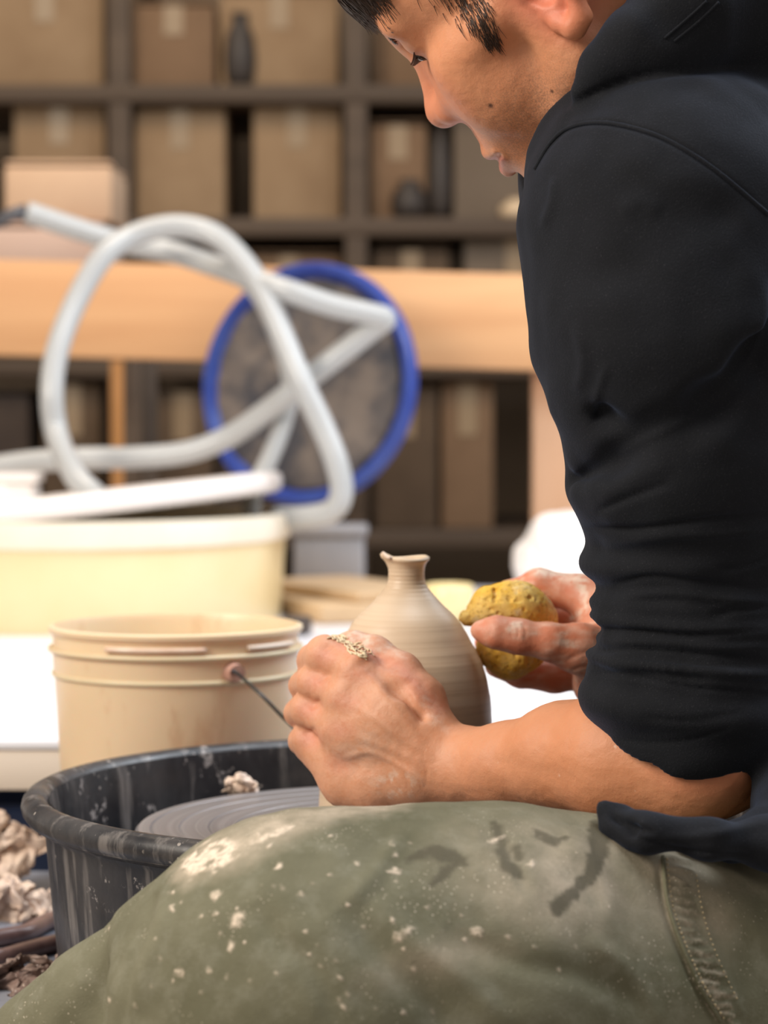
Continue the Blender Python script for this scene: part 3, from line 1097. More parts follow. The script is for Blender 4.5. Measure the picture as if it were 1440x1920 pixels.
for row in ([(770, 1612, 12), (810, 1598, 16), (850, 1606, 18), (868, 1612, 12)], [(815, 1655, 8), (838, 1632, 14), (850, 1622, 10)], [(930, 1548, 12), (940, 1590, 16), (948, 1618, 14), (972, 1632, 14), (978, 1640, 12)], [(968, 1590, 12), (975, 1602, 12)], [(1000, 1560, 6), (1040, 1580, 8), (1060, 1575, 8)]):
    wet = np.maximum(wet, fr * seg_mask(tx, ty, row, .5) * .85)
for nm, v in (('dust', dust), ('slip', slip), ('wet', wet)):
    add_attr(tm, nm, v)
M_tr = mat('trouser_fabric', (.17, .165, .10), .85)
q = NB(M_tr)
c = q.mix(q.ramp(q.noise(14, 5, .6), [(.3, 0.), (.7, 1.)]), (.100, .095, .052), (.180, .170, .108))
c = q.mix(q.math('MULTIPLY', q.ramp(q.noise(55, 6, .7), [(.5, 0.), (.75, 1.)]), .30), c, (.34, .33, .26))
c = q.mix(q.math('MULTIPLY', q.attr('dust'), q.ramp(q.noise(70, 6, .7), [(.25, .35), (.65, 1.)])), c, (.55, .45, .34))
fine = q.ramp(q.voro(420), [(.12, 1.), (.20, 0.)])
c = q.mix(q.math('MULTIPLY', fine, q.ramp(q.noise(30), [(.5, 0.), (.65, .75)])), c, (.75, .66, .52))
c = q.mix(q.math('MULTIPLY', q.attr('wet'), .85), c, (.070, .060, .035))
c = q.mix(q.math('MULTIPLY', q.attr('slip'), q.ramp(q.noise(330, 5, .7), [(.36, .12), (.54, 1.)])), c, (.78, .64, .50))
q.color(c)
wv = q.noise(1100, 3, .6)
q.bump(q.math('ADD', q.math('ADD', wv, q.math('MULTIPLY', q.noise(160, 5, .6), 1.2)), q.math('MULTIPLY', q.attr('slip'), 1.5)), .35, .0012)
trousers = link('trousers', tm, M_tr, person)
trousers['label'] = 'olive work trousers splashed with clay'
TT = bvh(TV, TQ)
M_thread = mat('seam_thread', (.50, .40, .24), .8)
seam('side_seam', TT, [(1243, 1606), (1250, 1680), (1266, 1740), (1290, 1800), (1318, 1860), (1352, 1916)], .0011, M_tr, trousers)
sb = on(TT, [(1250, 1610), (1257, 1680), (1273, 1740), (1297, 1800), (1325, 1858), (1360, 1914)], .0004, 14)
bm = bmesh.new()
for i in range(0, len(sb) - 1):
    if i % 2 == 0:
        tube_bm(bm, [sb[i], sb[i] * .35 + sb[i + 1] * .65], .0005, 6)
if len(bm.verts):
    bm_obj('stitching', bm, M_thread, trousers)
sb = on(TT, [(1305, 1640), (1315, 1700), (1332, 1760), (1356, 1820), (1385, 1880)], .0002, 12)
bm = bmesh.new()
for i in range(0, len(sb) - 1):
    if i % 2 == 0:
        tube_bm(bm, [sb[i], sb[i] * .4 + sb[i + 1] * .6], .0004, 6)
if len(bm.verts):
    bm_obj('stitching', bm, M_thread, trousers)

# ------------------------------------------------------------------ bottle on the wheel
WX, WY, WZ = float(P(762, 1500, 1.6)[0]), 1.60, 0.4835
PXM = 1.6 / FPX


def ztop(py):
    return float(P(762, py, 1.6)[2])


M_clay = mat('wet_clay', (.62, .47, .33), .42)
q = NB(M_clay)
v = q.coord((1.5, 1.5, 330))
v2 = q.coord((1.2, 1.2, 60))
c = q.mix(q.ramp(q.noise(1.0, 4, .6, v), [(.35, 0.), (.65, 1.)]), (.62, .46, .31), (.70, .54, .38))
c = q.mix(q.math('MULTIPLY', q.ramp(q.noise(1.0, 4, .6, v2), [(.5, 0.), (.7, 1.)]), .5), c, (.76, .63, .48))
q.color(c)
q.bump(q.noise(1.0, 4, .6, v), .35, .0006)
prof = [(1530, 165.5), (1500, 164.5), (1450, 163), (1400, 162.5), (1361, 161), (1316, 159), (1280, 153), (1248, 144), (1225, 134), (1203, 122), (1180, 109), (1162, 97), (1148, 84), (1135, 70), (1122, 58), (1112, 49), (1104, 42.5), (1098, 38.5), (1092, 36), (1085, 34.5), (1078, 34), (1070, 34), (1063, 35), (1057, 37), (1053, 40)]
pr = [(165.5 * PXM, 0.0)]
for (py, r) in spline(prof, 4):
    z = ztop(py) - WZ
    if z > pr[-1][1] + .0003:
        pr.append((r * PXM, z))
outer = pr
bm = bmesh.new()
inner = [(max(r - .0032, .008), z) for r, z in outer if z > .006]
topz = outer[-1][1]
lip = [(outer[-1][0] + .0010, topz + .0008), (outer[-1][0] + .0012, topz + .0022), (outer[-1][0] - .0008, topz + .0032), (outer[-1][0] - .0028, topz + .0024)]


def wob(r, z, a):
    if z > topz - .004:
        k = min(1, (z - topz + .004) / .006)
        b = math.exp(-((a - 3.35) / .38) ** 2)
        return r + k * (.0026 * b + .0006 * math.sin(3 * a)), z + k * (.0022 * b + .0007 * math.sin(2 * a + .7))
    return r + .00012 * math.sin(z * 2600), z


lathe_bm(bm, outer + lip + inner[::-1], (0, 0, 0), 128, True, wob)
vase = bm_obj('clay_bottle', bm, M_clay)
vase.location = (WX, WY, WZ)
setp(vase, 'wet tan clay bottle with narrow neck and flared lip on the wheel head', 'bottle')
M_slip = mottled('pale_slip', (.76, .60, .48), (.60, .44, .35), 60, .35, .3)
bm = bmesh.new()
pts = []
for a in np.linspace(2.75, 4.0, 12):
    pts.append((math.cos(a) * .0150 , math.sin(a) * .0150, topz + .0042 + .0012 * math.sin(a * 6)))
tube_bm(bm, spline(pts, 3), [.0012] * 34, 8)
o = bm_obj('torn_lip', bm, M_slip, vase)
o.matrix_parent_inverse = Matrix.Identity(4)
o['label'] = 'curled shred of clay on the lip'

# ------------------------------------------------------------------ sponge
S = Field((P(820, 1300, 1.63)[0], 1.56, P(900, 1300, 1.63)[2]), (P(1060, 1060, 1.63)[0], 1.68, P(900, 1060, 1.63)[2]), .0009)
S.ell(P(966, 1150, 1.618), (rr(68, 1.62), rr(48, 1.62), rr(50, 1.62)), None, .008)
S.chain([pc(878, 1158, 1.610, 18), pc(920, 1136, 1.612, 32), pc(970, 1137, 1.615, 38), pc(1006, 1156, 1.618, 28)], .01)
S.chain([pc(925, 1218, 1.615, 34), pc(955, 1232, 1.618, 34), pc(985, 1212, 1.62, 36), pc(1005, 1170, 1.625, 34)], .012)
S.cone(P(960, 1180, 1.63), P(960, 1190, 1.63), .021, .021, .006)
S.chain([pc(870, 1178, 1.585, 10), pc(905, 1176, 1.586, 14), pc(975, 1188, 1.582, 20), pc(1045, 1205, 1.585, 20)], .008, 'sub')


def pores(x, y, z):
    a = vnoise(x, y, z, 420.)
    b = vnoise(x, y, z, 230.)
    return .0016 * np.clip(a - .15, 0, 1) + .0022 * np.clip(b - .38, 0, 1) * 2 + .0007 * vnoise(x, y, z, 90.)


S.at(pores, .01)
SV, SQ = S.mesh(0)
del S
M_sp = mat('sponge_yellow', (.72, .45, .08), .75, Subsurface_Weight=.1, Subsurface_Scale=.004)
q = NB(M_sp)
c = q.mix(q.ramp(q.noise(45), [(.35, 0.), (.65, 1.)]), (.88, .52, .055), (.92, .66, .22))
c = q.mix(q.ramp(q.noise(500, 3, .6), [(.30, .85), (.45, 0.)]), c, (.45, .22, .03))
c = q.mix(q.math('MULTIPLY', q.ramp(q.noise(70, 4), [(.55, 0.), (.7, 1.)]), .6), c, (.80, .68, .46))
q.color(c)
q.bump(q.noise(700, 4, .7), .6, .0012)
sponge = link('sponge', np_mesh('sponge', SV, SQ), M_sp)
setp(sponge, 'yellow round porous sponge pinched in the hand beside the clay bottle', 'sponge')

# ------------------------------------------------------------------ wheel, deck and splash pan
M_deck = mottled('deck_grey', (.13, .15, .20), (.30, .31, .36), 14, .35, .1)
M_black = mat('black_plastic', (.025, .025, .028), .36)
q = NB(M_black)
c = q.mix(q.ramp(q.noise(16, 5, .65, q.coord((1, 1, .5))), [(.40, 0.), (.75, 1.)]), (.014, .014, .017), (.058, .054, .055))
c = q.mix(q.math('MULTIPLY', q.ramp(q.noise(26, 4, .6, q.coord((3, 3, .22))), [(.54, 0.), (.66, 1.)]), .45), c, (.30, .27, .25))
c = q.mix(q.math('MULTIPLY', q.ramp(q.voro(110), [(.10, .8), (.16, 0.)]), q.ramp(q.noise(24), [(.52, 0.), (.60, 1.)])), c, (.50, .44, .39))
c = q.mix(q.math('MULTIPLY', q.ramp(q.noise(9, 6, .7), [(.45, 0.), (.7, 1.)]), .35), c, (.20, .17, .15))
c = q.mix(q.math('MULTIPLY', q.ramp(q.noise(34, 6, .75), [(.62, 0.), (.66, 1.)]), .8), c, (.42, .38, .36))
q.color(c)
q.rough(q.ramp(q.noise(30), [(.3, .26), (.7, .55)]))
q.bump(q.noise(60, 5), .25, .0015)
DZ = .381
PCX = WX
wheel = empty('pottery_wheel', (WX, WY, 0), 'pottery wheel with grey turning disc and grimy steel deck', 'pottery wheel')
bm = bmesh.new()
box_bm(bm, (WX - .09, 1.69, DZ - .012), (.50, .62, .024), bev=.006)
bm_obj('deck', bm, M_deck, wheel, sharp=40)
for sx in (-1, 1):
    for sy in (-1, 1):
        bm = bmesh.new()
        box_bm(bm, (WX - .09 + sx * .22, 1.69 + sy * .27, (DZ - .02) / 2), (.035, .035, DZ - .02), bev=.004)
        bm_obj('leg', bm, M_black, wheel, sharp=40)
bm = bmesh.new()
lathe_bm(bm, [(.022, -.105), (.022, -.020), (.05, -.018), (.05, -.013)], (WX, WY, WZ), 48)
M_steel = mat('worn_metal', (.33, .33, .36), .35, Metallic=.6)
bm_obj('shaft', bm, M_steel, wheel, sharp=40)
bm = bmesh.new()
wp = [(.03, -.013), (.167, -.013), (.170, -.011), (.170, -.002), (.168, 0)]
rads = [.160, .142, .124, .107, .090, .075]
for r_ in rads:
    wp += [(r_ + .0009, 0), (r_, -.0009), (r_ - .0009, 0)]
wp += [(.02, 0)]
lathe_bm(bm, wp, (WX, WY, WZ), 160)
M_head = mat('wheel_head_grey', (.30, .29, .31), .38, Metallic=.35)
q = NB(M_head)
tc = q.n('ShaderNodeTexCoord')
sp = q.n('ShaderNodeSeparateXYZ')
q.l(tc.outputs['Object'], sp.inputs[0])
rad = q.math('SQRT', q.math('ADD', q.math('POWER', q.math('SUBTRACT', sp.outputs[0], WX), 2.), q.math('POWER', q.math('SUBTRACT', sp.outputs[1], WY), 2.)))
cmb = q.n('ShaderNodeCombineXYZ')
q.l(rad, cmb.inputs[0])
c = q.ramp(q.noise(160, 4, .7, cmb.outputs[0]), [(.30, (.17, .155, .155)), (.55, (.25, .23, .23)), (.72, (.36, .33, .32))])
thin = q.ramp(q.noise(420, 1, .5, cmb.outputs[0]), [(.66, 0.), (.72, 1.)])
q.color(q.mix(thin, c, (.60, .55, .50)))
bm_obj('wheel_head', bm, M_head, wheel, sharp=30)

PR = .238
pan = empty('splash_pan', (PCX, WY, DZ), 'round black plastic splash pan with clay drips around the wheel head', 'splash pan')
h0 = .505 - DZ
bm = bmesh.new()
pp = [(.045, .004), (.045, .02), (.050, .02), (.052, .006), (.19, .006), (.2095, .010), (.2135, .020), (.2205, h0 - .010), (.2235, h0 - .003), (.2260, h0)]
tor = [(.2300, h0 + .0020), (PR - .003, h0 + .0012), (PR, h0 - .0045), (PR - .0010, h0 - .012), (PR - .006, h0 - .0150), (PR - .0100, h0 - .0155)]
out_ = [(.2255, h0 - .020), (.2220, h0 - .06), (.2175, .020), (.2120, .006), (.200, .001), (.045, .001)]
lathe_bm(bm, [tuple(a) for a in spline(pp, 2)] + tor + out_, (PCX, WY, DZ), 160, False)
bm_obj('pan_wall', bm, M_black, pan, sharp=50)
bm = bmesh.new()
tube_bm(bm, [(PCX + (PR - .0065) * math.cos(a), WY + (PR - .0065) * math.sin(a), .505 - .0052) for a in np.linspace(0, 2 * math.pi, 161)], .0086, 14, False)
bm_obj('rolled_rim', bm, M_black, pan)


def crumb(name, c, s, m, seed, label, cat='clay', n=5, group=None):
    """ragged lump of torn clay"""
    r_ = random.Random(seed)
    bm = bmesh.new()
    for i in range(n):
        M = Matrix.Translation(Vector([float(v) for v in c]) + Vector((r_.uniform(-.7, .7) * s[0], r_.uniform(-.7, .7) * s[1], s[2] * (.40 + r_.uniform(-.1, .75)))))
        M = M @ Matrix.Rotation(r_.uniform(0, 3), 4, Vector((r_.uniform(-1, 1), r_.uniform(-1, 1), r_.uniform(-1, 1))).normalized())
        M = M @ Matrix.Diagonal((s[0] * r_.uniform(.35, .8), s[1] * r_.uniform(.12, .4), s[2] * r_.uniform(.25, .6), 1))
        bmesh.ops.create_icosphere(bm, subdivisions=4, radius=1, matrix=M)
    mn = min(s)
    for v in bm.verts:
        q_ = noise.noise_vector(v.co * (1.1 / mn)) * mn * .55 + noise.noise_vector(v.co * (2.6 / mn)) * mn * .30 + noise.noise_vector(v.co * (7 / mn)) * mn * .10
        v.co += q_
        v.co.z = max(v.co.z, float(c[2]))
    o = bm_obj(name, bm, m)
    return setp(o, label, cat, group)


def floor_pt(px, py, z):
    """room point on the level z seen at a pixel"""
    v = P(px, py, 1.0) - np.array([0, 0, ZC])
    return np.array([0, 0, ZC]) + v * ((z - ZC) / v[2])


p = P(456, 1482, 1.72)
crumb('clay_scrap', (p[0], 1.742, .478), (.0135, .010, .011), M_slip, 4, 'crumpled pale clay trimming inside the pan beside the turning disc', n=14)
p = floor_pt(20, 1668, DZ)
crumb('clay_scrap', (p[0] - .006, p[1], DZ), (.026, .016, .040), M_slip, 9, 'upright lump of pale clay on the grimy deck left of the pan', n=14)
p = floor_pt(45, 1722, DZ)
crumb('clay_scrap', (p[0], p[1], DZ), (.024, .022, .015), M_slip, 12, 'flat heap of whitish clay crumbs on the deck, nearer than the upright lump', n=16)
M_mud = mottled('brown_mud', (.20, .13, .11), (.34, .25, .21), 20, .22, .2)
p = floor_pt(25, 1850, DZ)
crumb('mud_puddle', (p[0], p[1], DZ), (.045, .030, .008), M_mud, 15, 'flat glossy brown mud patch on the deck at the bottom left', 'mud', n=8)
M_cable = mottled('cable_brown', (.10, .055, .05), (.20, .12, .11), 40, .3, .1)
for k, (pa, lb) in enumerate((([(-60, 1762), (0, 1752), (50, 1742), (90, 1722), (140, 1706)], 'thick dark brown cable on the deck, the one farther back'),
                              ([(-60, 1792), (0, 1790), (45, 1778), (90, 1766), (150, 1752)], 'thick dark brown cable on the deck, the one nearer the mud'))):
    bm = bmesh.new()
    tube_bm(bm, spline([floor_pt(a, b + 6, DZ + .006) for a, b in pa], 8), .0062, 12)
    setp(bm_obj('power_cable', bm, M_cable), lb, 'cable', 'cables on the wheel deck')

# ------------------------------------------------------------------ bucket behind the pan
BX, BY = float(P(330, 1180, 1.93)[0]), 1.93
BZ = 0.381
rim_z = float(P(330, 1172, BY)[2])
BR = 238 * BY / FPX
BH = rim_z - BZ
M_bk = mat('bucket_plastic', (.78, .60, .38), .38, Subsurface_Weight=.15, Subsurface_Scale=.02)
q = NB(M_bk)
c = q.mix(q.ramp(q.noise(6), [(.3, 0.), (.7, 1.)]), (.74, .57, .36), (.82, .65, .44))
c = q.mix(q.math('MULTIPLY', q.ramp(q.noise(22, 5, .65, q.coord((1, 1, .35))), [(.60, 0.), (.74, 1.)]), .55), c, (.50, .27, .11))
q.color(c)
bucket = empty('bucket', (BX, BY, BZ), 'cream plastic bucket with brown stains and wire handle behind the pan', 'bucket')
bm = bmesh.new()
k = BR
bp = [(k * .84, 0), (k * .86, .004), (k * .955, BH - .037), (k * .962, BH - .034), (k * .968, BH - .018), (k * .970, BH - .016), (k * .966, BH - .014), (k * .966, BH - .006), (k * .985, BH - .005), (k * .992, BH - .003), (k * 1.0, BH - .003), (k * 1.0, BH), (k * .965, BH + .001), (k * .945, BH - .004), (k * .93, BH - .04), (k * .83, .006), (.005, .005)]
lathe_bm(bm, bp, (BX, BY, BZ), 96)
bm_obj('bucket_body', bm, M_bk, bucket, sharp=35)
for (zz, rr_) in ((BH - .0165, .985), (BH - .0350, .958)):
    bm = bmesh.new()
    tube_bm(bm, [(BX + k * rr_ * math.cos(a), BY + k * rr_ * math.sin(a), BZ + zz) for a in np.linspace(0, 2 * math.pi, 97)], .0022, 8, False)
    bm_obj('rim_band', bm, M_bk, bucket)
M_rib = mottled('bucket_rib', (.86, .70, .56), (.74, .48, .34), 30, .35, 0)
for (a0, a1) in ((-118, -72), (-52, -20)):
    bm = bmesh.new()
    tube_bm(bm, [(BX + k * .985 * math.cos(R(a)), BY + k * .985 * math.sin(R(a)), BZ + BH - .0105) for a in np.linspace(a0, a1, 20)], .0022, 8)
    bm_obj('rim_rib', bm, M_rib, bucket)
# ear and wire handle
M_rust = mottled('rusty_ear', (.36, .16, .12), (.55, .32, .24), 60, .6, .2)
ang = R(-59)
e = Vector((BX + k * .99 * math.cos(ang), BY + k * .99 * math.sin(ang), BZ + BH - .0275))
bm = bmesh.new()
bmesh.ops.create_cone(bm, cap_ends=True, segments=24, radius1=.0085, radius2=.0062, depth=.010, matrix=Matrix.Translation(e) @ Matrix.Rotation(ang, 4, 'Z') @ Matrix.Rotation(R(90), 4, 'Y'))
ear = bm_obj('handle_ear', bm, M_rust, bucket, sharp=40)
M_wire = mat('handle_wire', (.05, .05, .05), .35, Metallic=.7)
wp = [np.array(e + Vector((-.002, -.007, .002))), np.array(e + Vector((.003, -.008, 0))), P(492, 1305, 1.815), P(536, 1350, 1.82), P(590, 1400, 1.845), P(630, 1420, 1.89), P(640, 1400, 1.95), P(620, 1340, 2.0), np.array((BX + k * math.cos(R(59)), BY + k * math.sin(R(59)), BZ + BH - .0275))]
bm = bmesh.new()
tube_bm(bm, spline(wp, 10), .0013, 8)
bm_obj('wire_handle', bm, M_wire, bucket)

# shreds of slip clinging to the near hand
bm = bmesh.new()
rs = random.Random(21)
for i in range(60):
    t_ = rs.random()
    x0, y0 = 618 + 62 * t_ + rs.gauss(0, 7), 1188 + 34 * t_ + rs.gauss(0, 6)
    a_ = rs.gauss(.45, .25)
    n_ = rs.randint(3, 5)
    L__ = rs.uniform(8, 30)
    ps = []
    for j in range(n_):
        h_ = hit(TB, x0 + math.cos(a_) * L__ * j / n_ + rs.uniform(-3, 3), y0 + math.sin(a_) * L__ * j / n_ + rs.uniform(-3, 3), rs.uniform(.0001, .0007))
        if h_ is not None and h_[1] < 1.56:
            ps.append(h_)
    if len(ps) >= 3:
        sp_ = spline(ps, 4)
        rm_ = rs.uniform(.0004, .0010)
        tube_bm(bm, sp_, [rm_ * (1 - .6 * abs(2 * t_ - 1)) for t_ in np.linspace(0, 1, len(sp_))], 6)
for v in bm.verts:
    v.co += noise.noise_vector(v.co * 900) * .0004
M_cream = mottled('cream_slip', (.86, .72, .48), (.78, .60, .40), 90, .35, .3)
setp(bm_obj('clay_shred', bm, M_cream), 'stringy cream clay shreds stuck on top of the near hand', 'clay')

# ------------------------------------------------------------------ the room
M_floor = mottled('concrete', (.20, .17, .15), (.30, .26, .22), 3, .8)
M_wall = mottled('plaster_wall', (.26, .19, .13), (.36, .27, .19), 2, .9)
bm = bmesh.new()
box_bm(bm, (0, 2.8, -.05), (8, 9.6, .1))
setp(bm_obj('floor', bm, M_floor, smooth=False), kind='structure')
bm = bmesh.new()
box_bm(bm, (0, 7.2, 1.5), (8, .1, 3.2))
setp(bm_obj('wall_back', bm, M_wall, smooth=False), kind='structure')

# white work table
TZ = .470
M_white = mottled('white_laminate', (.78, .78, .84), (.86, .86, .90), 5, .30, .05)
M_edge = mat('table_edge', (.74, .64, .54), .5)
yf = float(floor_pt(40, 1388, TZ)[1])
table = empty('work_table', (-.1, 2.6, 0), 'low white work table with cream edge behind the bucket', 'table')
bm = bmesh.new()
box_bm(bm, (.0, (yf + 3.84) / 2, TZ - .004), (1.9, 3.84 - yf, .008), bev=.002)
bm_obj('tabletop', bm, M_white, table, sharp=40)
bm = bmesh.new()
box_bm(bm, (.0, yf + .012, TZ - .008 - .017), (1.9, .02, .034), bev=.002)
bm_obj('apron', bm, M_edge, table, sharp=40)
M_dark = mat('dark_steel', (.04, .045, .06), .5)
for sx in (-.88, .88):
    for y in (yf + .06, 3.76):
        bm = bmesh.new()
        box_bm(bm, (sx, y, (TZ - .008) / 2), (.04, .04, TZ - .008), bev=.003)
        bm_obj('leg', bm, M_dark, table, sharp=40)
M_blue = mottled('blue_crate', (.03, .06, .16), (.05, .09, .22), 9, .4)
c = P(30, 1540, 2.35)
cr = empty('storage_crate', (c[0] - .12, 2.45, 0), 'dark blue plastic crate under the white table', 'crate')
bm = bmesh.new()
for (dx, dy, sx, sy) in ((0, -.16, .44, .012), (0, .16, .44, .012), (-.22, 0, .012, .33), (.22, 0, .012, .33)):
    box_bm(bm, (c[0] - .12 + dx, 2.45 + dy, .19), (sx, sy, .38), bev=.004)
box_bm(bm, (c[0] - .12, 2.45, .008), (.44, .33, .012))
bm_obj('crate_body', bm, M_blue, cr, sharp=40)
bm = bmesh.new()
for (dx, dy, sx, sy) in ((0, -.17, .47, .02), (0, .17, .47, .02), (-.23, 0, .02, .36), (.23, 0, .02, .36)):
    box_bm(bm, (c[0] - .12 + dx, 2.45 + dy, .375), (sx, sy, .025), bev=.006)
bm_obj('crate_rim', bm, M_blue, cr, sharp=40)

# big yellow tub with a white basin on it
M_tub = mottled('yellow_tub', (.80, .62, .32), (.86, .70, .42), 3, .4, .03)
M_tubr = mottled('tub_cream', (.84, .74, .58), (.88, .80, .66), 6, .4, 0)
M_basin = mat('white_plastic', (.86, .80, .76), .22)
TY = 3.32
tr = 425 * TY / FPX
tc_ = P(118, 1100, TY)
z1 = float(P(118, 983, TY - tr)[2])
tub = empty('storage_tub', (tc_[0], TY, TZ), 'large pale yellow plastic tub on the white table', 'tub')
bm = bmesh.new()
th_ = z1 - TZ
lathe_bm(bm, [(tr * .955, 0), (tr * .965, .004), (tr * .975, th_ * .5), (tr * .985, th_ - .012), (tr * .96, th_ - .012), (tr * .94, .01), (.01, .008)], (tc_[0], TY, TZ), 96)
bm_obj('tub_body', bm, M_tub, tub, sharp=40)
bm = bmesh.new()
lathe_bm(bm, [(tr * .975, th_ - .032), (tr * 1.0, th_ - .030), (tr * 1.012, th_ - .018), (tr * 1.005, th_), (tr * .97, th_ + .002), (tr * .955, th_ - .02)], (tc_[0], TY, TZ), 96, False)
bm_obj('tub_rim', bm, M_tubr, tub, sharp=40)
# wide white lid lying askew on the tub: its right side rides up on the tub rim
bm = bmesh.new()
br_ = 418 * TY / FPX
lathe_bm(bm, [(.003, .012), (br_ * .80, .010), (br_ * .92, .004), (br_ * .975, 0), (br_ * 1.0, .003), (br_ * 1.012, .012), (br_ * 1.008, .022), (br_ * .985, .027), (br_ * .95, .022), (br_ * .88, .024), (.003, .026)], (0, 0, 0), 96)
basin = bm_obj('tub_cover', bm, M_basin, sharp=50)
basin.location = P(112, 968, TY)
basin.rotation_euler = (R(-1.0), R(-6.5), 0)
setp(basin, 'wide shiny white round cover lying askew on the yellow tub', 'cover')
c = P(28, 928, 3.22)
bm = bmesh.new()
box_bm(bm, (c[0], 3.22, c[2] - .012), (.058, .07, .06), bev=.01)
box_bm(bm, (c[0], 3.22, c[2] + .022), (.064, .076, .012), bev=.003)
setp(bm_obj('plastic_container', bm, M_basin, sharp=40), 'small white plastic box standing on the askew white cover', 'container')

# looping white hoses
M_hose = mat('clear_hose', (.50, .51, .51), .22, Transmission_Weight=.12)
def hose(rows, r, label, name='plastic_hose'):
    rows = [P(a, b, y + .90) for a, b, y in rows]
    r *= 1.52
    bm = bmesh.new()
    tube_bm(bm, spline(rows, 12), r, 16)
    return setp(bm_obj(name, bm, M_hose), label, 'hose', 'white hoses looped over the tub')


hose([(196, 946, 2.20), (176, 928, 2.23), (140, 890, 2.26), (108, 820, 2.35), (97, 740, 2.36), (108, 655, 2.38), (145, 560, 2.41), (195, 480, 2.43), (255, 440, 2.45), (330, 424, 2.45), (400, 440, 2.44), (455, 490, 2.42), (495, 550, 2.40), (530, 630, 2.38), (565, 715, 2.36), (605, 800, 2.35), (632, 870, 2.34), (640, 925, 2.34), (622, 958, 2.35), (575, 970, 2.37), (520, 972, 2.40)], .0100, 'thick milky white hose making the big loop above the tub')
hose([(-60, 885, 2.50), (40, 868, 2.50), (140, 860, 2.50), (250, 858, 2.49), (350, 848, 2.48), (430, 818, 2.47), (500, 770, 2.45), (570, 715, 2.43), (640, 662, 2.42), (700, 615, 2.41), (722, 598, 2.40), (690, 588, 2.395), (620, 572, 2.39), (540, 545, 2.39), (470, 522, 2.42), (400, 498, 2.50), (320, 472, 2.54), (220, 452, 2.55), (130, 425, 2.54), (50, 398, 2.53)], .0098, 'long milky white hose bent back sharply in front of the blue tray')
hose([(440, 505, 2.47), (490, 560, 2.48), (525, 640, 2.48), (545, 720, 2.48), (532, 790, 2.47), (505, 860, 2.45), (478, 915, 2.44), (470, 965, 2.44)], .0080, 'thin white hose hanging straight down behind the big loop')
M_tip = mat('dark_rubber', (.08, .08, .09), .5)
bm = bmesh.new()
tube_bm(bm, [P(50, 398, 3.43), P(22, 402, 3.43), P(-20, 425, 3.43)], [.0115, .009, .008], 12)
setp(bm_obj('hose_nozzle', bm, M_tip), 'small dark rubber nozzle on the upper end of the long hose', 'nozzle')

# timber frame behind the table
M_pine = wood('pine', (.60, .31, .14), (.72, .41, .20), 0, 5)
M_pinev = wood('pine_upright', (.62, .35, .20), (.72, .44, .27), 2, 5)
RY = 3.92
frame = empty('timber_frame', (.1, RY, 0), 'pale pine frame, a wide rail on an upright, behind the white table', 'frame')
a, b = P(-60, 576, RY), P(1150, 610, RY)
bm = bmesh.new()
L_ = float(np.linalg.norm(b - a))
ang = math.atan2(b[2] - a[2], b[0] - a[0])
box_bm(bm, (a + b) / 2, (L_ + .3, .05, 178 * RY / FPX), rot=Matrix.Rotation(-ang, 4, 'Y'), bev=.004)
bm_obj('rail', bm, M_pine, frame, sharp=40)
u = P(1085, 800, RY + .047)
for xx in (u[0], -1.3):
    bm = bmesh.new()
    hz = float(P(1085, 560, RY)[2])
    box_bm(bm, (xx, RY + .047, hz / 2), (178 * RY / FPX, .04, hz), bev=.004)
    bm_obj('upright', bm, M_pinev, frame, sharp=40)

# blue tray in front of the rail
M_lid = mottled('blue_lid', (.018, .04, .26), (.04, .08, .34), 12, .35, .05)
M_lidc = mottled('dried_clay_grey', (.045, .045, .055), (.17, .14, .12), 16, .7, .4, lo=.40, hi=.62)
LY = 3.765
lc = P(586, 722, LY)
lid = empty('round_tray', lc, 'round blue tray crusted with grey clay leaning on the pine rail', 'tray')
rl = 228 * LY / FPX
bm = bmesh.new()
lathe_bm(bm, [(rl * .86, 0), (rl * .97, 0), (rl, .006), (rl, .020), (rl * .975, .027), (rl * .93, .027), (rl * .905, .018), (rl * .86, .010)], n=96, close=False)
bmesh.ops.create_circle(bm, cap_ends=True, segments=96, radius=rl * .86)
o1 = bm_obj('tray_rim', bm, M_lid, lid, sharp=40)
bm = bmesh.new()
lathe_bm(bm, [(rl * .90, .010), (rl * .84, .015), (rl * .60, .0125), (rl * .3, .013), (.003, .013)], n=96)
for v in bm.verts:
    v.co.z += .004 * noise.noise(v.co * 30) + .002 * noise.noise(v.co * 90)
    v.co.x -= .004
o2 = bm_obj('clay_crust', bm, M_lidc, lid)
for o in (o1, o2):
    o.matrix_parent_inverse = Matrix.Identity(4)
lid.rotation_euler = (R(84), 0, R(-29))

# things on the far end of the table
M_tan = mottled('tan_board', (.52, .36, .21), (.62, .45, .28), 6, .7)
M_grey = mottled('grey_plastic', (.30, .30, .32), (.38, .37, .38), 6, .5)
M_bag = mottled('white_bag', (.86, .84, .83), (.92, .90, .90), 8, .45, .3)
p = floor_pt(600, 1100, TZ)
bm = bmesh.new()
box_bm(bm, (P(650, 1080, 3.4)[0], 3.40, TZ + .012), (.19, .40, .022), rot=Matrix.Rotation(R(18), 4, 'Z'), bev=.003)
box_bm(bm, (P(660, 1080, 3.4)[0], 3.40, TZ + .030), (.15, .30, .012), rot=Matrix.Rotation(R(30), 4, 'Z'), bev=.002)
setp(bm_obj('wooden_board', bm, M_tan, sharp=40), 'tan wooden boards lying on the far side of the white table', 'board')
gx = P(618, 1010, 3.66)
g = empty('tool_box', (gx[0], 3.66, TZ), 'small grey box behind the tan boards below the blue tray', 'box')
bm = bmesh.new()
box_bm(bm, (gx[0], 3.66, TZ + .045), (.10, .10, .09), bev=.008)
bm_obj('box_body', bm, M_grey, g, sharp=40)
bm = bmesh.new()
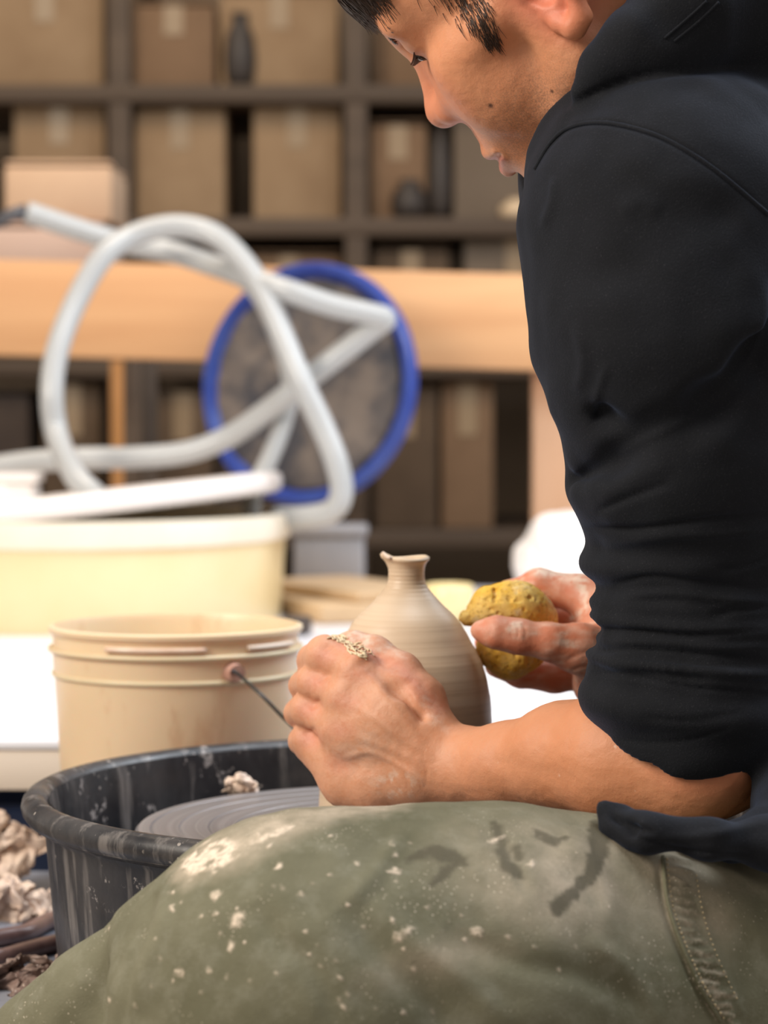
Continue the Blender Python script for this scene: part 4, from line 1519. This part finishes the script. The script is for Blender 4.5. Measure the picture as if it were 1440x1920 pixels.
box_bm(bm, (gx[0], 3.66, TZ + .095), (.11, .11, .014), bev=.004)
bm_obj('box_lid', bm, M_grey, g, sharp=40)
# dark brush pot
bx = P(558, 1120, 3.05)
bm = bmesh.new()
lathe_bm(bm, [(.012, 0), (.017, .004), (.018, .018), (.016, .022), (.013, .020), (.012, .006), (.002, .005)], (bx[0], 3.05, TZ), 32)
setp(bm_obj('dish', bm, mat('dark_glaze', (.07, .05, .04), .3)), 'tiny dark dish on the white table right of the bucket', 'dish')
# yellow bowl, catches the light right of the bottle neck
yx = P(842, 1120, 3.2)
M_yel = mottled('yellow_glaze', (.88, .70, .34), (.92, .76, .42), 9, .2, 0)
bm = bmesh.new()
lathe_bm(bm, [(.012, 0), (.022, .004), (.030, .025), (.031, .048), (.028, .050), (.025, .025), (.018, .010), (.002, .008)], (yx[0], 3.2, TZ), 48)
setp(bm_obj('bowl', bm, M_yel), 'small bright yellow bowl on the table right of the bottle neck', 'bowl')
# white sack
wx = P(1055, 1045, 3.5)
bm = bmesh.new()
bmesh.ops.create_icosphere(bm, subdivisions=5, radius=1, matrix=Matrix.Translation((wx[0] + .01, 3.5, TZ + .052)) @ Matrix.Diagonal((.078, .065, .075, 1)))
for v in bm.verts:
    v.co += v.normal * (.010 * noise.noise(v.co * 22) + .003 * noise.noise(v.co * 70))
    v.co.z = max(v.co.z, TZ)
setp(bm_obj('plastic_bag', bm, M_bag), 'bunched white plastic bag on the table beside the pine upright', 'bag')

# ------------------------------------------------------------------ shelving far behind
M_shelf = wood('dark_shelf', (.065, .042, .026), (.105, .07, .045), 0, 4)
SY0, SY1 = 6.0, 6.8
shelf = empty('shelf_unit', (0, 6.3, 0), 'tall dark shelving against the back wall, packed with cartons', 'shelf')


def zz(py, Y=SY0):
    return float(P(720, py, Y)[2])


def xx(px, Y=SY0):
    return float(P(px, 960, Y)[0])


levels = [-190, 175, 425, 690, 1010]
for py in levels:
    bm = bmesh.new()
    box_bm(bm, (.1, 6.40, zz(py)), (3.6, .80, .042), bev=.003)
    bm_obj('shelf_board', bm, M_shelf, shelf, sharp=40)
for px in (-700, 226, 668, 1500):
    bm = bmesh.new()
    box_bm(bm, (xx(px), 6.03, 1.05), (.052, .05, 2.1), bev=.003)
    bm_obj('upright', bm, M_shelf, shelf, sharp=40)
    bm = bmesh.new()
    box_bm(bm, (xx(px), 6.77, 1.05), (.052, .05, 2.1), bev=.003)
    bm_obj('upright', bm, M_shelf, shelf, sharp=40)
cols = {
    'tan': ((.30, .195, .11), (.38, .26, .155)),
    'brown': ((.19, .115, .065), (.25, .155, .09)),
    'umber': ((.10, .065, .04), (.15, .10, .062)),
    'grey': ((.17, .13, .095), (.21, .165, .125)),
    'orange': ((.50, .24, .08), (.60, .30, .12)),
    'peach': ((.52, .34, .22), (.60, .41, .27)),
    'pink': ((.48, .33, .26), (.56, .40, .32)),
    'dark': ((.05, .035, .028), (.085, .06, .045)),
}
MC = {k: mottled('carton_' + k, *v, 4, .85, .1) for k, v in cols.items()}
M_tape = mat('tape', (.36, .26, .16), .35)


def carton(x0, x1, ytop, yfoot, key, label, Y=6.07, D=.44, name='cardboard_box', cat='box', foot=None, lid=True):
    w = xx(x1, Y) - xx(x0, Y)
    zb = zz(yfoot, SY0) + .021 if foot is None else foot
    zt = zz(ytop, Y)
    cx = (xx(x0, Y) + xx(x1, Y)) / 2
    e_ = empty(name, (cx, Y + D / 2, zb), label, cat)
    bm = bmesh.new()
    box_bm(bm, (cx, Y + D / 2, (zb + zt) / 2), (w, D, zt - zb), bev=.006)
    # two flaps standing slightly open on top
    box_bm(bm, (cx, Y + D * .25, zt + .004), (w * .98, D * .48, .005), rot=Matrix.Rotation(R(-3), 4, 'X'))
    box_bm(bm, (cx, Y + D * .75, zt + .004), (w * .98, D * .48, .005), rot=Matrix.Rotation(R(3), 4, 'X'))
    bm_obj('carton_body', bm, MC[key], e_, sharp=40)
    if lid:
        bm = bmesh.new()
        box_bm(bm, (cx, Y - .001, zt - (zt - zb) * .18), (.045, .004, (zt - zb) * .36))
        bm_obj('tape_strip', bm, M_tape, e_, smooth=False)
    return e_


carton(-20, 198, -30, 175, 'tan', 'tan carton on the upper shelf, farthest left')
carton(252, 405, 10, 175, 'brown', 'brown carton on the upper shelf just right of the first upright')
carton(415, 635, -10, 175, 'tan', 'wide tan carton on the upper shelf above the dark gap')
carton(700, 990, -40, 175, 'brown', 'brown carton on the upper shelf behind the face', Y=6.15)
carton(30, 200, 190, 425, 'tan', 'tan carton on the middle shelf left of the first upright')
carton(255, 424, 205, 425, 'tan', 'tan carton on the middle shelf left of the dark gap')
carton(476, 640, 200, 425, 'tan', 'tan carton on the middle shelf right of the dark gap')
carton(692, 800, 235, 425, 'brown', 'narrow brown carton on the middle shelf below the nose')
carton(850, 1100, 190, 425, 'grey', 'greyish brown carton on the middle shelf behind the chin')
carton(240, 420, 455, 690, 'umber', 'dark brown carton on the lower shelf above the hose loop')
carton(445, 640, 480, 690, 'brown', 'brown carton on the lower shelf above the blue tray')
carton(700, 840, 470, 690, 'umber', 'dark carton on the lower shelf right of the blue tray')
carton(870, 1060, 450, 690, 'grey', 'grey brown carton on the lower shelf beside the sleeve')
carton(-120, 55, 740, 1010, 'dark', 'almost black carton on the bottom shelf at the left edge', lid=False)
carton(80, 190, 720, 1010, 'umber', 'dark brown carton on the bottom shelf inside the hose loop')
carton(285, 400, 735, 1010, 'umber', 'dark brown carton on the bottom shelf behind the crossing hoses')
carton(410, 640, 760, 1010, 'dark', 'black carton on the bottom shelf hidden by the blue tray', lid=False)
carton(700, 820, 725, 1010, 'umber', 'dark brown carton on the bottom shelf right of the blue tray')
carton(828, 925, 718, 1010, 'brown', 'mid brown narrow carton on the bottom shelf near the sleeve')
# orange plank and pale cartons nearer than the shelving
ply = empty('plank', (xx(245, 5.8), 5.83, 0), 'upright orange wooden plank behind the hose loop', 'plank')
bm = bmesh.new()
box_bm(bm, (xx(245, 5.8), 5.83, .42), (.09, .03, .84), bev=.003)
bm_obj('plank_board', bm, MC['orange'], ply, sharp=40)
bm = bmesh.new()
box_bm(bm, (xx(245, 5.8), 5.8, .03), (.14, .05, .03), bev=.003)
bm_obj('batten', bm, MC['orange'], ply, sharp=40)
YB = 4.2
rail_top = float(P(100, 495, RY)[2])
st = empty('side_table', (xx(60, YB), YB + .15, 0), 'narrow table behind the pine rail carrying two pale cartons', 'table')
zt_ = zz(508, YB)
bm = bmesh.new()
box_bm(bm, (xx(20, YB), YB + .16, zt_ - .012), (.45, .34, .024), bev=.003)
bm_obj('tabletop', bm, M_shelf, st, sharp=40)
for sx in (-.2, .2):
    for sy in (.02, .30):
        bm = bmesh.new()
        box_bm(bm, (xx(20, YB) + sx, YB + sy, (zt_ - .024) / 2), (.03, .03, zt_ - .024), bev=.002)
        bm_obj('leg', bm, M_shelf, st, sharp=40)
carton(-60, 196, 428, 0, 'pink', 'pinkish flat carton on the narrow table, under the peach one', Y=YB, D=.3, foot=zt_, lid=False)
carton(12, 212, 312, 0, 'peach', 'peach carton stacked on the pinkish flat carton', Y=YB + .02, D=.26, foot=zz(428, YB) + .012, lid=False)
# dark tools and pots on the shelf fronts
M_pot = mat('dark_pot', (.05, .04, .035), .5)
def pot(px, py_top, py_foot, rpx, label, Y=6.06, m=None, name='vase', cat='vase'):
    zb = zz(py_foot) + .021
    zt = zz(py_top, Y)
    r_, h = rpx * Y / FPX, 0
    h = zt - zb
    bm = bmesh.new()
    lathe_bm(bm, [(r_ * .6, 0), (r_ * .9, h * .15), (r_, h * .4), (r_ * .85, h * .7), (r_ * .45, h * .88), (r_ * .55, h), (r_ * .45, h * .99), (r_ * .3, h * .85), (.003, h * .8)], (xx(px, Y), Y + .04, zb), 40)
    return setp(bm_obj(name, bm, m or M_pot), label, cat)


pot(825, 235, 425, 22, 'slim dark vase on the middle shelf, right of the narrow brown carton', Y=6.04)
pot(768, 335, 425, 36, 'squat dark vase in front of the narrow brown carton', Y=6.02)
pot(960, 620, 690, 26, 'small dark vase on the lower shelf at the edge of the sleeve', Y=6.02)
pot(970, 372, 425, 34, 'round cream vase on the middle shelf next to the sleeve', Y=6.02, m=mat('cream_glaze', (.80, .62, .42), .35))
pot(450, 20, 175, 30, 'dark vase on the upper shelf before the wide tan carton', Y=6.02)
